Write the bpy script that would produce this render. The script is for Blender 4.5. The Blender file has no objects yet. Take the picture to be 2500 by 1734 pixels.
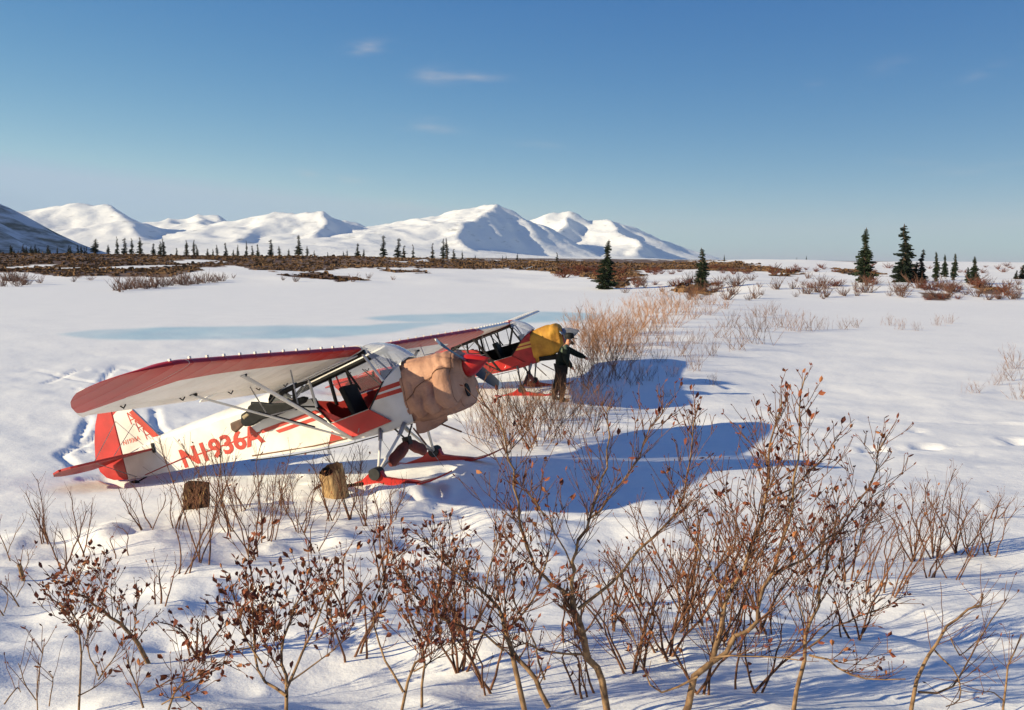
import bpy, bmesh, math, random
import numpy as np
from mathutils import Vector, Matrix

random.seed(7)
R = math.radians
scene = bpy.context.scene
col = scene.collection

# ------------------------------------------------------------------ camera
FPX, HORIZON, ROLL, CAM_Z = 2430.0, 630.0, R(0.5), 3.75   # photograph 2500 x 1734
PITCH = math.atan((867 - HORIZON) / FPX)
_c, _s, _cr, _sr = math.cos(PITCH), math.sin(PITCH), math.cos(ROLL), math.sin(ROLL)
cam_fwd = Vector((0, _c, -_s))
_u0, _r0 = Vector((0, _s, _c)), Vector((1, 0, 0))
cam_right, cam_up = _cr * _r0 + _sr * _u0, _cr * _u0 - _sr * _r0
cam_data = bpy.data.cameras.new("camera")
cam_data.sensor_width = 36.0
cam_data.lens = 36.0 * FPX / 2500
cam_data.clip_start, cam_data.clip_end = 0.05, 40000
cam = bpy.data.objects.new("camera", cam_data)
col.objects.link(cam)
_m = Matrix.Identity(4)
for _i in range(3):
    _m[_i][0], _m[_i][1], _m[_i][2] = cam_right[_i], cam_up[_i], -cam_fwd[_i]
_m[2][3] = CAM_Z
cam.matrix_world = _m
scene.camera = cam

# ------------------------------------------------------------------ sky and sun
SUN_EL, SUN_AZ = R(18.0), R(23.0)          # light travels towards azimuth 23 deg (x right, y away)
world = bpy.data.worlds.new("World")
scene.world = world
world.use_nodes = True
wn, wl = world.node_tree.nodes, world.node_tree.links
bg = wn["Background"]
sky = wn.new("ShaderNodeTexSky")
sky.sky_type = 'NISHITA'
sky.sun_disc = False
sky.sun_elevation = SUN_EL
sky.sun_rotation = R(113)
sky.altitude = 700
sky.air_density = 0.4
sky.dust_density = 1.0
sky.ozone_density = 2.0
# film-like response of the sky colour, one curve per channel
sep, comb = wn.new("ShaderNodeSeparateColor"), wn.new("ShaderNodeCombineColor")
wl.new(sky.outputs[0], sep.inputs[0])
for _i, (_g, _a, _cap) in enumerate(((1.75, .88, 3.7), (1.05, 1.27, 4.7), (.45, 2.5, 5.8))):
    _p = wn.new("ShaderNodeMath"); _p.operation = 'POWER'; _p.inputs[1].default_value = _g
    _q = wn.new("ShaderNodeMath"); _q.operation = 'MULTIPLY'; _q.inputs[1].default_value = _a
    wl.new(sep.outputs[_i], _p.inputs[0]); wl.new(_p.outputs[0], _q.inputs[0]); 
    _r = wn.new("ShaderNodeMath"); _r.operation = 'MINIMUM'; _r.inputs[1].default_value = _cap
    wl.new(_q.outputs[0], _r.inputs[0]); wl.new(_r.outputs[0], comb.inputs[_i])
bg.inputs['Strength'].default_value = 0.069

sun_data = bpy.data.lights.new("sun", 'SUN')
sun_data.energy = 4.45
sun_data.angle = R(0.55)
sun_data.color = (1.0, 0.87, 0.60)
sun = bpy.data.objects.new("sun", sun_data)
col.objects.link(sun)
light_dir = Vector((math.cos(SUN_EL) * math.cos(SUN_AZ), math.cos(SUN_EL) * math.sin(SUN_AZ), -math.sin(SUN_EL)))
sun.rotation_euler = light_dir.to_track_quat('-Z', 'Y').to_euler()
sun.location = (-60, -25, 40)

scene.view_settings.view_transform = 'Standard'
scene.view_settings.look = 'None'
scene.view_settings.gamma = 1
scene.view_settings.exposure = 0.78
scene.render.engine = 'CYCLES'
scene.cycles.max_bounces = 6
scene.cycles.transparent_max_bounces = 12

# ------------------------------------------------------------------ helpers
def px_ray(px, py):
    a, b = px - 1250, py - 867
    x, y = a * _cr + b * _sr, -a * _sr + b * _cr
    return np.array([x / FPX, _c - y / FPX * _s, -_s - y / FPX * _c])

def world_px(p):
    x, y, z = p[0], p[1], p[2] - CAM_Z
    r = x * cam_right[0] + y * cam_right[1] + z * cam_right[2]
    u = x * cam_up[0] + y * cam_up[1] + z * cam_up[2]
    d = x * cam_fwd[0] + y * cam_fwd[1] + z * cam_fwd[2]
    return 1250 + FPX * r / d, 867 - FPX * u / d

def at_depth(px, py, D):
    r = px_ray(px, py)
    p = r * (D / r[1])
    return Vector((p[0], p[1], p[2] + CAM_Z))

# thin clouds high in the sky, set by direction
def add_clouds(spots):
    tc = wn.new("ShaderNodeTexCoord")
    noise = wn.new("ShaderNodeTexNoise")
    noise.inputs['Scale'].default_value = 26
    noise.inputs['Detail'].default_value = 6
    mp = wn.new("ShaderNodeMapping")
    mp.inputs['Scale'].default_value = (1, 1, 4.5)
    wl.new(tc.outputs['Generated'], mp.inputs[0])
    wl.new(mp.outputs[0], noise.inputs['Vector'])
    total = None
    def math_node(op, a, b=None):
        n = wn.new("ShaderNodeMath"); n.operation = op
        for i, v in enumerate((a, b)):
            if v is None: continue
            if isinstance(v, (int, float)): n.inputs[i].default_value = v
            else: wl.new(v, n.inputs[i])
        return n.outputs[0]
    for (px, py, wpx, hpx, tilt, amt) in spots:
        d = Vector(px_ray(px, py)).normalized()
        rr = Vector((d.y, -d.x, 0)).normalized(); uu = rr.cross(d)
        ct, st = math.cos(R(tilt)), math.sin(R(tilt))
        ra, ua = (rr * ct - uu * st), (uu * ct + rr * st)
        terms = []
        for axis, size in ((ra, wpx / FPX), (ua, hpx / FPX)):
            sub = wn.new("ShaderNodeVectorMath"); sub.operation = 'SUBTRACT'
            wl.new(tc.outputs['Generated'], sub.inputs[0]); sub.inputs[1].default_value = d
            dot = wn.new("ShaderNodeVectorMath"); dot.operation = 'DOT_PRODUCT'
            wl.new(sub.outputs[0], dot.inputs[0]); dot.inputs[1].default_value = axis / size
            terms.append(math_node('POWER', math_node('ABSOLUTE', dot.outputs['Value']), 2.0))
        g = math_node('POWER', 2.718, math_node('MULTIPLY', math_node('ADD', terms[0], terms[1]), -1.0))
        g = math_node('MULTIPLY', g, amt)
        total = g if total is None else math_node('ADD', total, g)
    ramp = math_node('MULTIPLY', math_node('SUBTRACT', noise.outputs['Fac'], 0.33), 3.0)
    clampn = wn.new("ShaderNodeClamp"); wl.new(ramp, clampn.inputs[0])
    fac = math_node('MULTIPLY', total, clampn.outputs[0])
    mix = wn.new("ShaderNodeMix"); mix.data_type = 'RGBA'
    wl.new(fac, mix.inputs['Factor'])
    wl.new(comb.outputs[0], mix.inputs['A'])
    mix.inputs['B'].default_value = (5.2, 4.9, 5.0, 1)
    wl.new(mix.outputs['Result'], bg.inputs['Color'])
add_clouds([(897, 116, 42, 14, -8, .45), (1065, 184, 45, 16, 0, .42), (1165, 188, 60, 10, 2, .36),
            (1050, 313, 62, 9, 4, .34), (1020, 287, 50, 6, 3, .12), (1300, 352, 80, 7, 4, .16),
            (750, 423, 30, 9, 10, .20), (850, 437, 40, 9, 8, .18), (990, 502, 70, 14, 6, .18),
            (2170, 160, 40, 14, -12, .12), (2400, 175, 40, 12, -20, .12), (2440, 410, 140, 10, -4, .12),
            (2250, 400, 80, 10, 10, .08), (1990, 205, 18, 10, 0, .10)])

# ---- mesh builder
class MB:
    def __init__(s):
        s.v, s.f, s.m = [], [], []
    def add(s, verts, faces, mat=0):
        o = len(s.v)
        s.v.extend([tuple(p) for p in verts])
        for i, fc in enumerate(faces):
            s.f.append([o + k for k in fc])
            s.m.append(mat if isinstance(mat, int) else mat[i])
        return s
    def box(s, c, size, rot=None, mat=0):
        hx, hy, hz = size[0] / 2, size[1] / 2, size[2] / 2
        vs = [Vector((x, y, z)) for x in (-hx, hx) for y in (-hy, hy) for z in (-hz, hz)]
        if rot is not None: vs = [rot @ q for q in vs]
        vs = [q + Vector(c) for q in vs]
        return s.add(vs, [(0, 1, 3, 2), (4, 6, 7, 5), (0, 4, 5, 1), (2, 3, 7, 6), (0, 2, 6, 4), (1, 5, 7, 3)], mat)
    def tube(s, pts, rad, n=6, mat=0, flat=None, cap=True):
        """flat = (axis, ratio): squash the section along axis."""
        pts = [Vector(p) for p in pts]
        if isinstance(rad, (int, float)): rad = [rad] * len(pts)
        rings = []
        t0 = (pts[1] - pts[0]).normalized()
        ref = Vector((0, 0, 1)) if abs(t0.z) < .9 else Vector((1, 0, 0))
        a = t0.cross(ref).normalized()
        for i, q in enumerate(pts):
            t = (pts[min(i + 1, len(pts) - 1)] - pts[max(i - 1, 0)])
            t = t.normalized() if t.length > 1e-9 else t0
            a = (a - t * a.dot(t))
            a = a.normalized() if a.length > 1e-6 else t.orthogonal().normalized()
            b = t.cross(a)
            ring = []
            for k in range(n):
                an = 2 * math.pi * k / n
                off = (a * math.cos(an) + b * math.sin(an)) * rad[i]
                if flat:
                    ax = Vector(flat[0]).normalized(); off = off + ax * off.dot(ax) * (flat[1] - 1)
                ring.append(q + off)
            rings.append(ring)
        return s.loft(rings, True, mat, cap)
    def loft(s, rings, closed=True, mat=0, cap=True, colmat=None):
        n = len(rings[0]); vs = [p for r in rings for p in r]; fs, ms = [], []
        for i in range(len(rings) - 1):
            for k in range(n if closed else n - 1):
                k2 = (k + 1) % n
                fs.append((i * n + k, i * n + k2, (i + 1) * n + k2, (i + 1) * n + k))
                ms.append(colmat[k] if colmat else mat)
        if cap and closed:
            fs.append(tuple(reversed(range(n)))); ms.append(mat)
            fs.append(tuple((len(rings) - 1) * n + k for k in range(n))); ms.append(mat)
        return s.add(vs, fs, ms)
    def prism(s, poly, off, mat=0):
        """poly: list of 3D points, off: thickness vector."""
        off = Vector(off); n = len(poly)
        vs = [Vector(p) for p in poly] + [Vector(p) + off for p in poly]
        fs = [tuple(range(n)), tuple(reversed(range(n, 2 * n)))]
        fs += [(k, n + k, n + (k + 1) % n, (k + 1) % n) for k in range(n)]
        return s.add(vs, fs, mat)
    def mesh(s, name, mats, smooth=None):
        me = bpy.data.meshes.new(name)
        me.from_pydata(s.v, [], s.f)
        for m in (mats if isinstance(mats, (list, tuple)) else [mats]):
            if m: me.materials.append(m)
        me.polygons.foreach_set('material_index', s.m)
        bm = bmesh.new(); bm.from_mesh(me)
        bmesh.ops.recalc_face_normals(bm, faces=bm.faces); bm.to_mesh(me); bm.free()
        if smooth is not None:
            me.polygons.foreach_set('use_smooth', [True] * len(me.polygons))
            if smooth < 180: me.set_sharp_from_angle(angle=R(smooth))
        me.update()
        return me
    def build(s, name, mats, parent=None, smooth=None):
        ob = bpy.data.objects.new(name, s.mesh(name, mats, smooth))
        col.objects.link(ob)
        ob.parent = parent
        return ob

def obj(name, me, parent=None, loc=(0, 0, 0)):
    o = bpy.data.objects.new(name, me); col.objects.link(o); o.parent = parent; o.location = loc
    return o

def empty(name, loc=(0, 0, 0), rot=None, parent=None):
    o = bpy.data.objects.new(name, None); col.objects.link(o)
    o.empty_display_size = .2; o.location = loc; o.parent = parent
    if rot is not None: o.rotation_euler = rot
    return o

def tag(o, label=None, cat=None, group=None, kind=None):
    if label: o["label"] = label
    if cat: o["category"] = cat
    if group: o["group"] = group
    if kind: o["kind"] = kind
    return o

# ---- materials
def mat_base(name):
    m = bpy.data.materials.new(name); m.use_nodes = True
    nt = m.node_tree
    return m, nt, nt.nodes["Principled BSDF"]

def paint(name, rgb, rough=.45, var=.12, scale=6.0, bump=0.0, bscale=40, spec=.4, metal=0.0, dirt=None, stretch=None):
    m, nt, b = mat_base(name)
    b.inputs['Roughness'].default_value = rough
    b.inputs['Specular IOR Level'].default_value = spec
    b.inputs['Metallic'].default_value = metal
    tc = nt.nodes.new("ShaderNodeTexCoord")
    nz = nt.nodes.new("ShaderNodeTexNoise"); nz.inputs['Scale'].default_value = scale; nz.inputs['Detail'].default_value = 5
    src = tc.outputs['Object']
    if stretch:
        mp = nt.nodes.new("ShaderNodeMapping"); mp.inputs['Scale'].default_value = stretch; nt.links.new(src, mp.inputs[0]); src = mp.outputs[0]
    nt.links.new(src, nz.inputs['Vector'])
    rp = nt.nodes.new("ShaderNodeValToRGB")
    lo = [c * (1 - var) for c in rgb]; hi = [min(1, c * (1 + var)) for c in rgb]
    if dirt: lo = dirt
    rp.color_ramp.elements[0].position = .33; rp.color_ramp.elements[0].color = (*lo, 1)
    rp.color_ramp.elements[1].position = .62; rp.color_ramp.elements[1].color = (*hi, 1)
    nt.links.new(nz.outputs['Fac'], rp.inputs[0]); nt.links.new(rp.outputs[0], b.inputs['Base Color'])
    if bump:
        n2 = nt.nodes.new("ShaderNodeTexNoise"); n2.inputs['Scale'].default_value = bscale; n2.inputs['Detail'].default_value = 4
        nt.links.new(src, n2.inputs['Vector'])
        bp = nt.nodes.new("ShaderNodeBump"); bp.inputs['Strength'].default_value = .6; bp.inputs['Distance'].default_value = bump
        nt.links.new(n2.outputs['Fac'], bp.inputs['Height']); nt.links.new(bp.outputs[0], b.inputs['Normal'])
    return m

M = {}
M['white'] = paint('white_paint', (.64, .62, .58), .42, .05, 2.2, dirt=(.52, .49, .44), bump=.004, bscale=7)
M['red'] = paint('red_paint', (.42, .018, .014), .38, .14, 4, bump=.003, bscale=7)
M['red_dull'] = paint('faded_red_paint', (.31, .020, .018), .45, .25, 5, bump=.003, bscale=7)
M['decal_red'] = paint('red_lettering', (.40, .032, .016), .45, .12, 5)
M['pale_red'] = paint('pale_red_lettering', (.55, .17, .13), .5, .1, 8)
M['dark'] = paint('dark_metal', (.016, .014, .013), .55, .3, 8, spec=.2)
M['steel'] = paint('bare_steel', (.30, .29, .28), .42, .25, 12, metal=.5)
M['black_vinyl'] = paint('black_vinyl', (.012, .012, .012), .6, .3, 10, spec=.12)
M['rubber'] = paint('rubber', (.02, .02, .02), .75, .3, 15)
M['prop'] = paint('propeller_paint', (.028, .032, .042), .35, .2, 10)
M['yellow'] = paint('yellow_paint', (.62, .36, .07), .45, .1, 5)
M['rope'] = paint('brown_cord', (.16, .075, .04), .8, .2, 30)
def fabric_wing(name, rgb, dirt):
    m = paint(name, rgb, .42, .06, 1.6, dirt=dirt)
    nt = m.node_tree; b = nt.nodes["Principled BSDF"]
    tc = nt.nodes.new("ShaderNodeTexCoord"); sx = nt.nodes.new("ShaderNodeSeparateXYZ"); nt.links.new(tc.outputs['Object'], sx.inputs[0])
    def mth(op, a, v):
        n = nt.nodes.new("ShaderNodeMath"); n.operation = op; nt.links.new(a, n.inputs[0])
        if v is not None: n.inputs[1].default_value = v
        return n.outputs[0]
    # fabric pulled over ribs 30 cm apart
    h = mth('POWER', mth('ABSOLUTE', mth('SINE', mth('MULTIPLY', sx.outputs['Y'], math.pi / .30), None), None), .35)
    bp = nt.nodes.new("ShaderNodeBump"); bp.inputs['Strength'].default_value = .8; bp.inputs['Distance'].default_value = .012; bp.invert = True
    nt.links.new(h, bp.inputs['Height']); nt.links.new(bp.outputs[0], b.inputs['Normal'])
    return m
M['wing_white'] = fabric_wing('white_wing_fabric', (.78, .75, .70), (.68, .63, .56))
M['wing_red'] = fabric_wing('red_wing_fabric', (.46, .021, .015), (.37, .017, .014))
M['cloth_red'] = paint('maroon_cover_cloth', (.10, .018, .014), .8, .35, 9, bump=.01, bscale=25)

def plexi(name, tint, clear, rough=.12):
    m, nt, b = mat_base(name)
    b.inputs['Base Color'].default_value = (*tint, 1); b.inputs['Roughness'].default_value = rough
    b.inputs['Specular IOR Level'].default_value = .8
    tr = nt.nodes.new("ShaderNodeBsdfTransparent"); mx = nt.nodes.new("ShaderNodeMixShader")
    lw = nt.nodes.new("ShaderNodeLayerWeight"); lw.inputs[0].default_value = .45
    mr = nt.nodes.new("ShaderNodeMapRange"); mr.inputs[3].default_value = 1 - clear; mr.inputs[4].default_value = min(1, 1 - clear + .55)
    nt.links.new(lw.outputs['Facing'], mr.inputs[0]); nt.links.new(mr.outputs[0], mx.inputs[0])
    nt.links.new(tr.outputs[0], mx.inputs[1]); nt.links.new(b.outputs[0], mx.inputs[2])
    nt.links.new(mx.outputs[0], nt.nodes['Material Output'].inputs['Surface'])
    return m
M['plexi'] = plexi('scratched_plexiglass', (.62, .64, .68), .62)
M['clear'] = plexi('clear_plexiglass', (.7, .7, .7), .93)
# ------------------------------------------------------------------ ground
def _hash(ix, iy, seed):
    h = (ix.astype(np.int64) * 374761393 + iy.astype(np.int64) * 668265263 + seed * 974711) & 0x7fffffff
    h = ((h ^ (h >> 13)) * 1274126177) & 0x7fffffff
    return ((h ^ (h >> 16)) & 0xffff) / 65535.0

def vnoise(x, y, seed=0):
    x = np.asarray(x, float); y = np.asarray(y, float)
    ix, iy = np.floor(x), np.floor(y); fx, fy = x - ix, y - iy
    fx = fx * fx * fx * (fx * (fx * 6 - 15) + 10); fy = fy * fy * fy * (fy * (fy * 6 - 15) + 10)
    a, b = _hash(ix, iy, seed), _hash(ix + 1, iy, seed)
    c, d = _hash(ix, iy + 1, seed), _hash(ix + 1, iy + 1, seed)
    return (a + (b - a) * fx) * (1 - fy) + (c + (d - c) * fx) * fy - .5

def fbm(x, y, octs=4, seed=0):
    t, a, s = 0, 1, 0
    for k in range(octs):
        t = t + vnoise(x * 2 ** k + k * 17.3, y * 2 ** k - k * 9.1, seed + k) * a; s += a; a *= .5
    return t / s * 1.6

def smooth(x, a, b):
    t = np.clip((np.asarray(x, float) - a) / (b - a), 0, 1)
    return t * t * (3 - 2 * t)

def seg_dist(x, y, pl):
    best = np.full(np.shape(x), 1e9)
    for (ax, ay), (bx, by) in zip(pl[:-1], pl[1:]):
        dx, dy = bx - ax, by - ay; L = dx * dx + dy * dy + 1e-9
        t = np.clip(((x - ax) * dx + (y - ay) * dy) / L, 0, 1)
        best = np.minimum(best, np.hypot(x - ax - t * dx, y - ay - t * dy))
    return best

GROUND_ANCHORS = []     # (x, y, z, radius) where skis, feet and wheels rest

def base_height(x, y):
    x = np.asarray(x, float); y = np.asarray(y, float)
    ye = y + .72 * np.maximum(-1.5 - x, 0) * smooth(y, 6, 13)
    h = np.interp(ye, [-40, 0, 3, 4.5, 7, 9, 12, 14.5, 18, 22, 27, 30],
                  [2.4, 2.1, 1.86, 1.65, 1.22, .92, .66, .52, .22, .07, 0, 0])
    rad = np.hypot(x, y)
    # bank on the far side of the lake, highest in the left distance
    u = x / np.maximum(y, 1)
    front = np.interp(u, [-.6, -.3, 0, .16, .25, .5], [118, 116, 122, 100, 84, 86])
    r1 = np.interp(u, [-.6, -.1, .05, .18, .3, .5], [3.45, 3.35, 2.6, 2.0, 1.6, 1.5])
    yy = np.maximum(y, 0)
    t1 = np.clip((yy - front) / 34, 0, 1); t2 = np.clip((yy - front - 34) / 110, 0, 1)
    bank = r1 * (.30 * t1 * t1 * (3 - 2 * t1) + .70 * t2 * t2 * (3 - 2 * t2))
    right = smooth(u, .1, .25)
    bank = bank * (1 - right) + right * (1.25 * smooth(yy, front, front + 30) + 2.35 * smooth(yy, front + 48, front + 165))
    bank = bank + smooth(yy, 300, 1200) * (3.3 - .5 * right - bank)
    bank += smooth(yy, front, front + 25) * (fbm(x / 22, y / 22, 3, 11) * .75) * (1 - smooth(yy, 300, 700) * .6)
    h = h + bank
    # low willow ridge between lake and snow field
    rd = seg_dist(x, y, [(1.2, 24), (5, 36), (11, 58), (18, 88)])
    h = h + .28 * np.exp(-(rd / (2 + y * .05)) ** 2) * smooth(y, 20, 32)
    near = 1 - smooth(rad, 25, 70)
    h = h + near * (fbm(x / 3.1, y / 3.1, 3, 3) * .12 + fbm(x / .8, y / .8, 3, 5) * .030)
    # lumpy crusted snow on the bank in front of the aircraft
    lump = smooth(y, 2, 5) * (1 - smooth(ye, 12.2, 15)) * (1 - .75 * smooth(x, .5, 3.5) * smooth(y, 6, 10))
    h = h + lump * (np.abs(fbm(x / .7, y / .5, 3, 9)) * -.07 + fbm(x / 1.2, y / 1.0, 2, 19) * .17 + .02 + fbm(x / .26, y / .26, 3, 29) * .045 * smooth(y, 9.0, 10.5) * (1 - smooth(x, -.5, 1.5)))
    h = h + (1 - smooth(rad, 60, 300)) * fbm(x / 9, y / 9, 3, 31) * .05
    return h

TRACKS, DENTS = [], []
def height(x, y):
    x = np.asarray(x, float); y = np.asarray(y, float)
    h = base_height(x, y)
    for (ax, ay, az, r, b) in ANCH:
        w = np.exp(-((x - ax) ** 2 + (y - ay) ** 2) / (r * r)); h = h + w * b
    for pl, wd, dp in TRACKS:
        d = seg_dist(x, y, pl)
        h = h - dp * np.exp(-(d / wd) ** 2) * (1 + .6 * fbm(x / .35, y / .35, 2, 77)) + dp * .12 * np.exp(-((d - wd * 1.9) / (wd * .8)) ** 2)
    shp = h.shape; h = h.ravel(); xr, yr = x.ravel(), y.ravel()
    for (ax, ay, r, dp) in DENTS:
        k = np.nonzero((np.abs(xr - ax) < 4 * r) & (np.abs(yr - ay) < 4 * r))[0]
        if len(k):
            q = ((xr[k] - ax) ** 2 + (yr[k] - ay) ** 2) / (r * r)
            h[k] += -dp * np.exp(-q) + dp * .15 * np.exp(-(np.sqrt(q) - 1.7) ** 2 * 3)
    return h.reshape(shp)
ANCH = []
def hz(x, y): return float(height(np.array([x]), np.array([y]))[0])

def on_ground(px, py, lo=2.0, hi=900):
    r = px_ray(px, py)
    ys = np.geomspace(lo, hi, 420)
    t = ys / r[1]
    g = height(r[0] * t, ys); z = CAM_Z + r[2] * t
    k = int(np.argmax(z < g)) if np.any(z < g) else len(ys) - 1
    if k > 0:
        a0, a1 = z[k - 1] - g[k - 1], z[k] - g[k]; w = a0 / (a0 - a1 + 1e-9)
        yv = ys[k - 1] + w * (ys[k] - ys[k - 1])
    else: yv = ys[0]
    xv = r[0] * yv / r[1]
    return Vector((xv, yv, hz(xv, yv)))

def solve_anchors():
    """bend the snow so that it meets what rests on it"""
    n = len(GROUND_ANCHORS)
    P = np.array([a[:2] for a in GROUND_ANCHORS]); rr = np.array([a[3] for a in GROUND_ANCHORS])
    need = np.array([a[2] for a in GROUND_ANCHORS]) - base_height(P[:, 0], P[:, 1])
    A = np.exp(-((P[:, None, 0] - P[None, :, 0]) ** 2 + (P[:, None, 1] - P[None, :, 1]) ** 2) / (rr[None, :] ** 2))
    b = np.linalg.lstsq(A + 1e-3 * np.eye(n), need, rcond=None)[0]
    ANCH.extend((P[i, 0], P[i, 1], 0, rr[i], b[i]) for i in range(n))

# ---- aircraft poses (wing leading edge, heading, pitch, bank) from the camera solution
def pose(x, y, z, head, pitch, bank):
    rot = Matrix.Rotation(R(head), 3, 'Z') @ Matrix.Rotation(R(-pitch), 3, 'Y') @ Matrix.Rotation(R(bank), 3, 'X')
    return rot, Vector((x, y, z + CAM_Z))
POSE1 = pose(-1.89, 14.67, -1.92, -19.0, 16.7, -1.5)
POSE2 = pose(.14, 27.42, -2.37, -11.7, 13.4, .1)
def ac(pose_, p): return pose_[0] @ Vector(p) + pose_[1]

for ps, sp in ((POSE1, 8.0), (POSE2, 3.0)):
    for s in (-1, 1):
        a = ac(ps, (.05, .95 * s, -1.25))
        hd = ps[0] @ Vector((1, 0, 0)); hd.z = 0; hd.normalize()
        for dist in (-.4, .45):
            q = a + hd * dist
            GROUND_ANCHORS.append((q.x, q.y, a.z - .075 + math.tan(R(sp)) * dist, .75))
    t = ac(ps, (-4.85, 0, -.50))
    GROUND_ANCHORS.append((t.x, t.y, t.z + .04, 1.3))
PERSON_AT = (1.28, 25.5)
solve_anchors()

def ground_pl(pts): return [tuple(on_ground(*p)[:2]) for p in pts]
TRACK_PX = [([(330, 905), (285, 895), (262, 912), (246, 940)], .09, .055), ([(214, 1020), (200, 1055), (190, 1085)], .09, .055),
            ([(240, 1052), (215, 1080), (146, 1108), (188, 1142)], .09, .055), ([(376, 1000), (386, 1040), (410, 1068)], .09, .055),
            ([(110, 935), (190, 902), (262, 908)], .10, .05), ([(0, 905), (90, 905), (240, 935)], .10, .05),
            ([(1500, 1028), (1800, 1030), (2200, 1030), (2500, 1034)], .10, .05), ([(1950, 1110), (2200, 1095), (2500, 1082)], .15, .06),
            ([(205, 1170), (250, 1165), (330, 1190)], .10, .07)]
_tr = [(ground_pl(p), w, d) for p, w, d in TRACK_PX]
_dents = []
rng = random.Random(4)
for (px, py, r, d) in [(2135, 1098, .22, .12), (2265, 1092, .24, .13), (2480, 1075, .25, .12), (2240, 1052, .16, .07),
                       (860, 1560, .10, .05), (590, 1445, .12, .05), (330, 1290, .2, .05), (180, 1390, .14, .05), (420, 1580, .12, .06)]:
    g = on_ground(px, py); _dents.append((g.x, g.y, r, d))
for k in range(70):
    px, py = rng.uniform(1500, 2480), rng.uniform(930, 1250)
    g = on_ground(px, py); _dents.append((g.x, g.y, rng.uniform(.05, .12), rng.uniform(.012, .035)))
for k in range(190):
    px, py = rng.choice([(rng.uniform(150, 480), rng.uniform(890, 1150)), (rng.uniform(500, 1250), rng.uniform(1130, 1230)), (rng.uniform(1050, 1500), rng.uniform(960, 1100))])
    g = on_ground(px, py); _dents.append((g.x, g.y, rng.uniform(.07, .13), rng.uniform(.02, .06)))
TRACKS.extend(_tr); DENTS.extend(_dents)

# tundra, earth and shrub colour of the ground, laid out where the photograph shows bare ground
def in_poly(px, py, poly):
    inside = np.zeros(np.shape(px), bool); n = len(poly)
    for i in range(n):
        (x1, y1), (x2, y2) = poly[i], poly[(i + 1) % n]
        c = ((y1 > py) != (y2 > py)) & (px < (x2 - x1) * (py - y1) / (y2 - y1 + 1e-12) + x1)
        inside ^= c
    return inside
TUNDRA = [[(-900, 590), (-900, 672), (0, 664), (60, 668), (130, 676), (250, 674), (330, 676), (410, 676), (470, 664), (500, 653), (560, 651), (640, 659), (690, 667),
           (760, 662), (850, 655), (1000, 652), (1130, 658), (1250, 658), (1330, 664), (1400, 670), (1480, 663), (1600, 658), (1780, 660), (1880, 664), (1950, 668), (1890, 652),
           (1800, 640), (1500, 632), (1250, 634), (950, 630), (600, 620), (0, 600)],
          [(700, 672), (790, 668), (860, 678), (905, 688), (830, 690), (760, 682)],
          [(915, 656), (1040, 660), (1045, 667), (950, 664)],
          [(1355, 640), (1520, 640), (1560, 670), (1500, 690), (1400, 672)],
          [(1480, 690), (1560, 680), (1540, 700), (1490, 706)], [(1660, 695), (1760, 690), (1720, 722), (1650, 712)],
          [(2020, 656), (2130, 662), (2160, 676), (2050, 668)], [(1880, 662), (1950, 672), (1900, 676)],
          [(2380, 700), (2440, 702), (2430, 722), (2370, 716)], [(2260, 715), (2340, 712), (2330, 735), (2270, 735)]]

def tundra_mask(x, y, h):
    px, py = world_px((x, np.maximum(y, 1), h))
    wob = fbm(x / 5, y / 9, 3, 51)
    py2 = py + wob * 7; px2 = px + fbm(x / 7, y / 7, 2, 57) * 40
    m = np.zeros(np.shape(x), bool)
    for p in TUNDRA: m |= in_poly(px2, py2, p)
    m |= (y > 330) & (fbm(x / 60, y / 90, 3, 61) > -.12)
    m &= (y > 70)
    m &= ~((fbm(x / 13, y / 26, 3, 63) > .40))
    return m.astype(float)

# bare blue lake ice, its edges soft with drifted snow
ICE = [([(118, 818), (230, 806), (400, 798), (880, 794), (1000, 788), (1120, 783)], [(118, 819), (240, 830), (340, 833), (800, 828), (960, 814), (1120, 786)]),
       ([(865, 776), (960, 768), (1180, 763), (1330, 762), (1480, 765)], [(865, 777), (1000, 789), (1180, 792), (1330, 790), (1480, 784)])]
def ice_mask(x, y, h):
    px, py = world_px((x, np.maximum(y, 1), h))
    out = np.zeros(np.shape(x))
    py = py + fbm(x / 3, y / 9, 3, 41) * 3.0
    for top, bot in ICE:
        t = np.interp(px, [p[0] for p in top], [p[1] for p in top]); b = np.interp(px, [p[0] for p in bot], [p[1] for p in bot])
        m = smooth(py, t - 3, t + 4) * (1 - smooth(py, b - 6, b + 2)) * (.85 + .4 * fbm(x / 2.2, y / 6, 3, 47)) * ((px > top[0][0]) & (px < top[-1][0])) * smooth(px, top[0][0], top[0][0] + 60) * (1 - smooth(px, top[-1][0] - 50, top[-1][0]))
        out = np.maximum(out, m)
    return out * (y > 30) * (y < 90)

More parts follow.
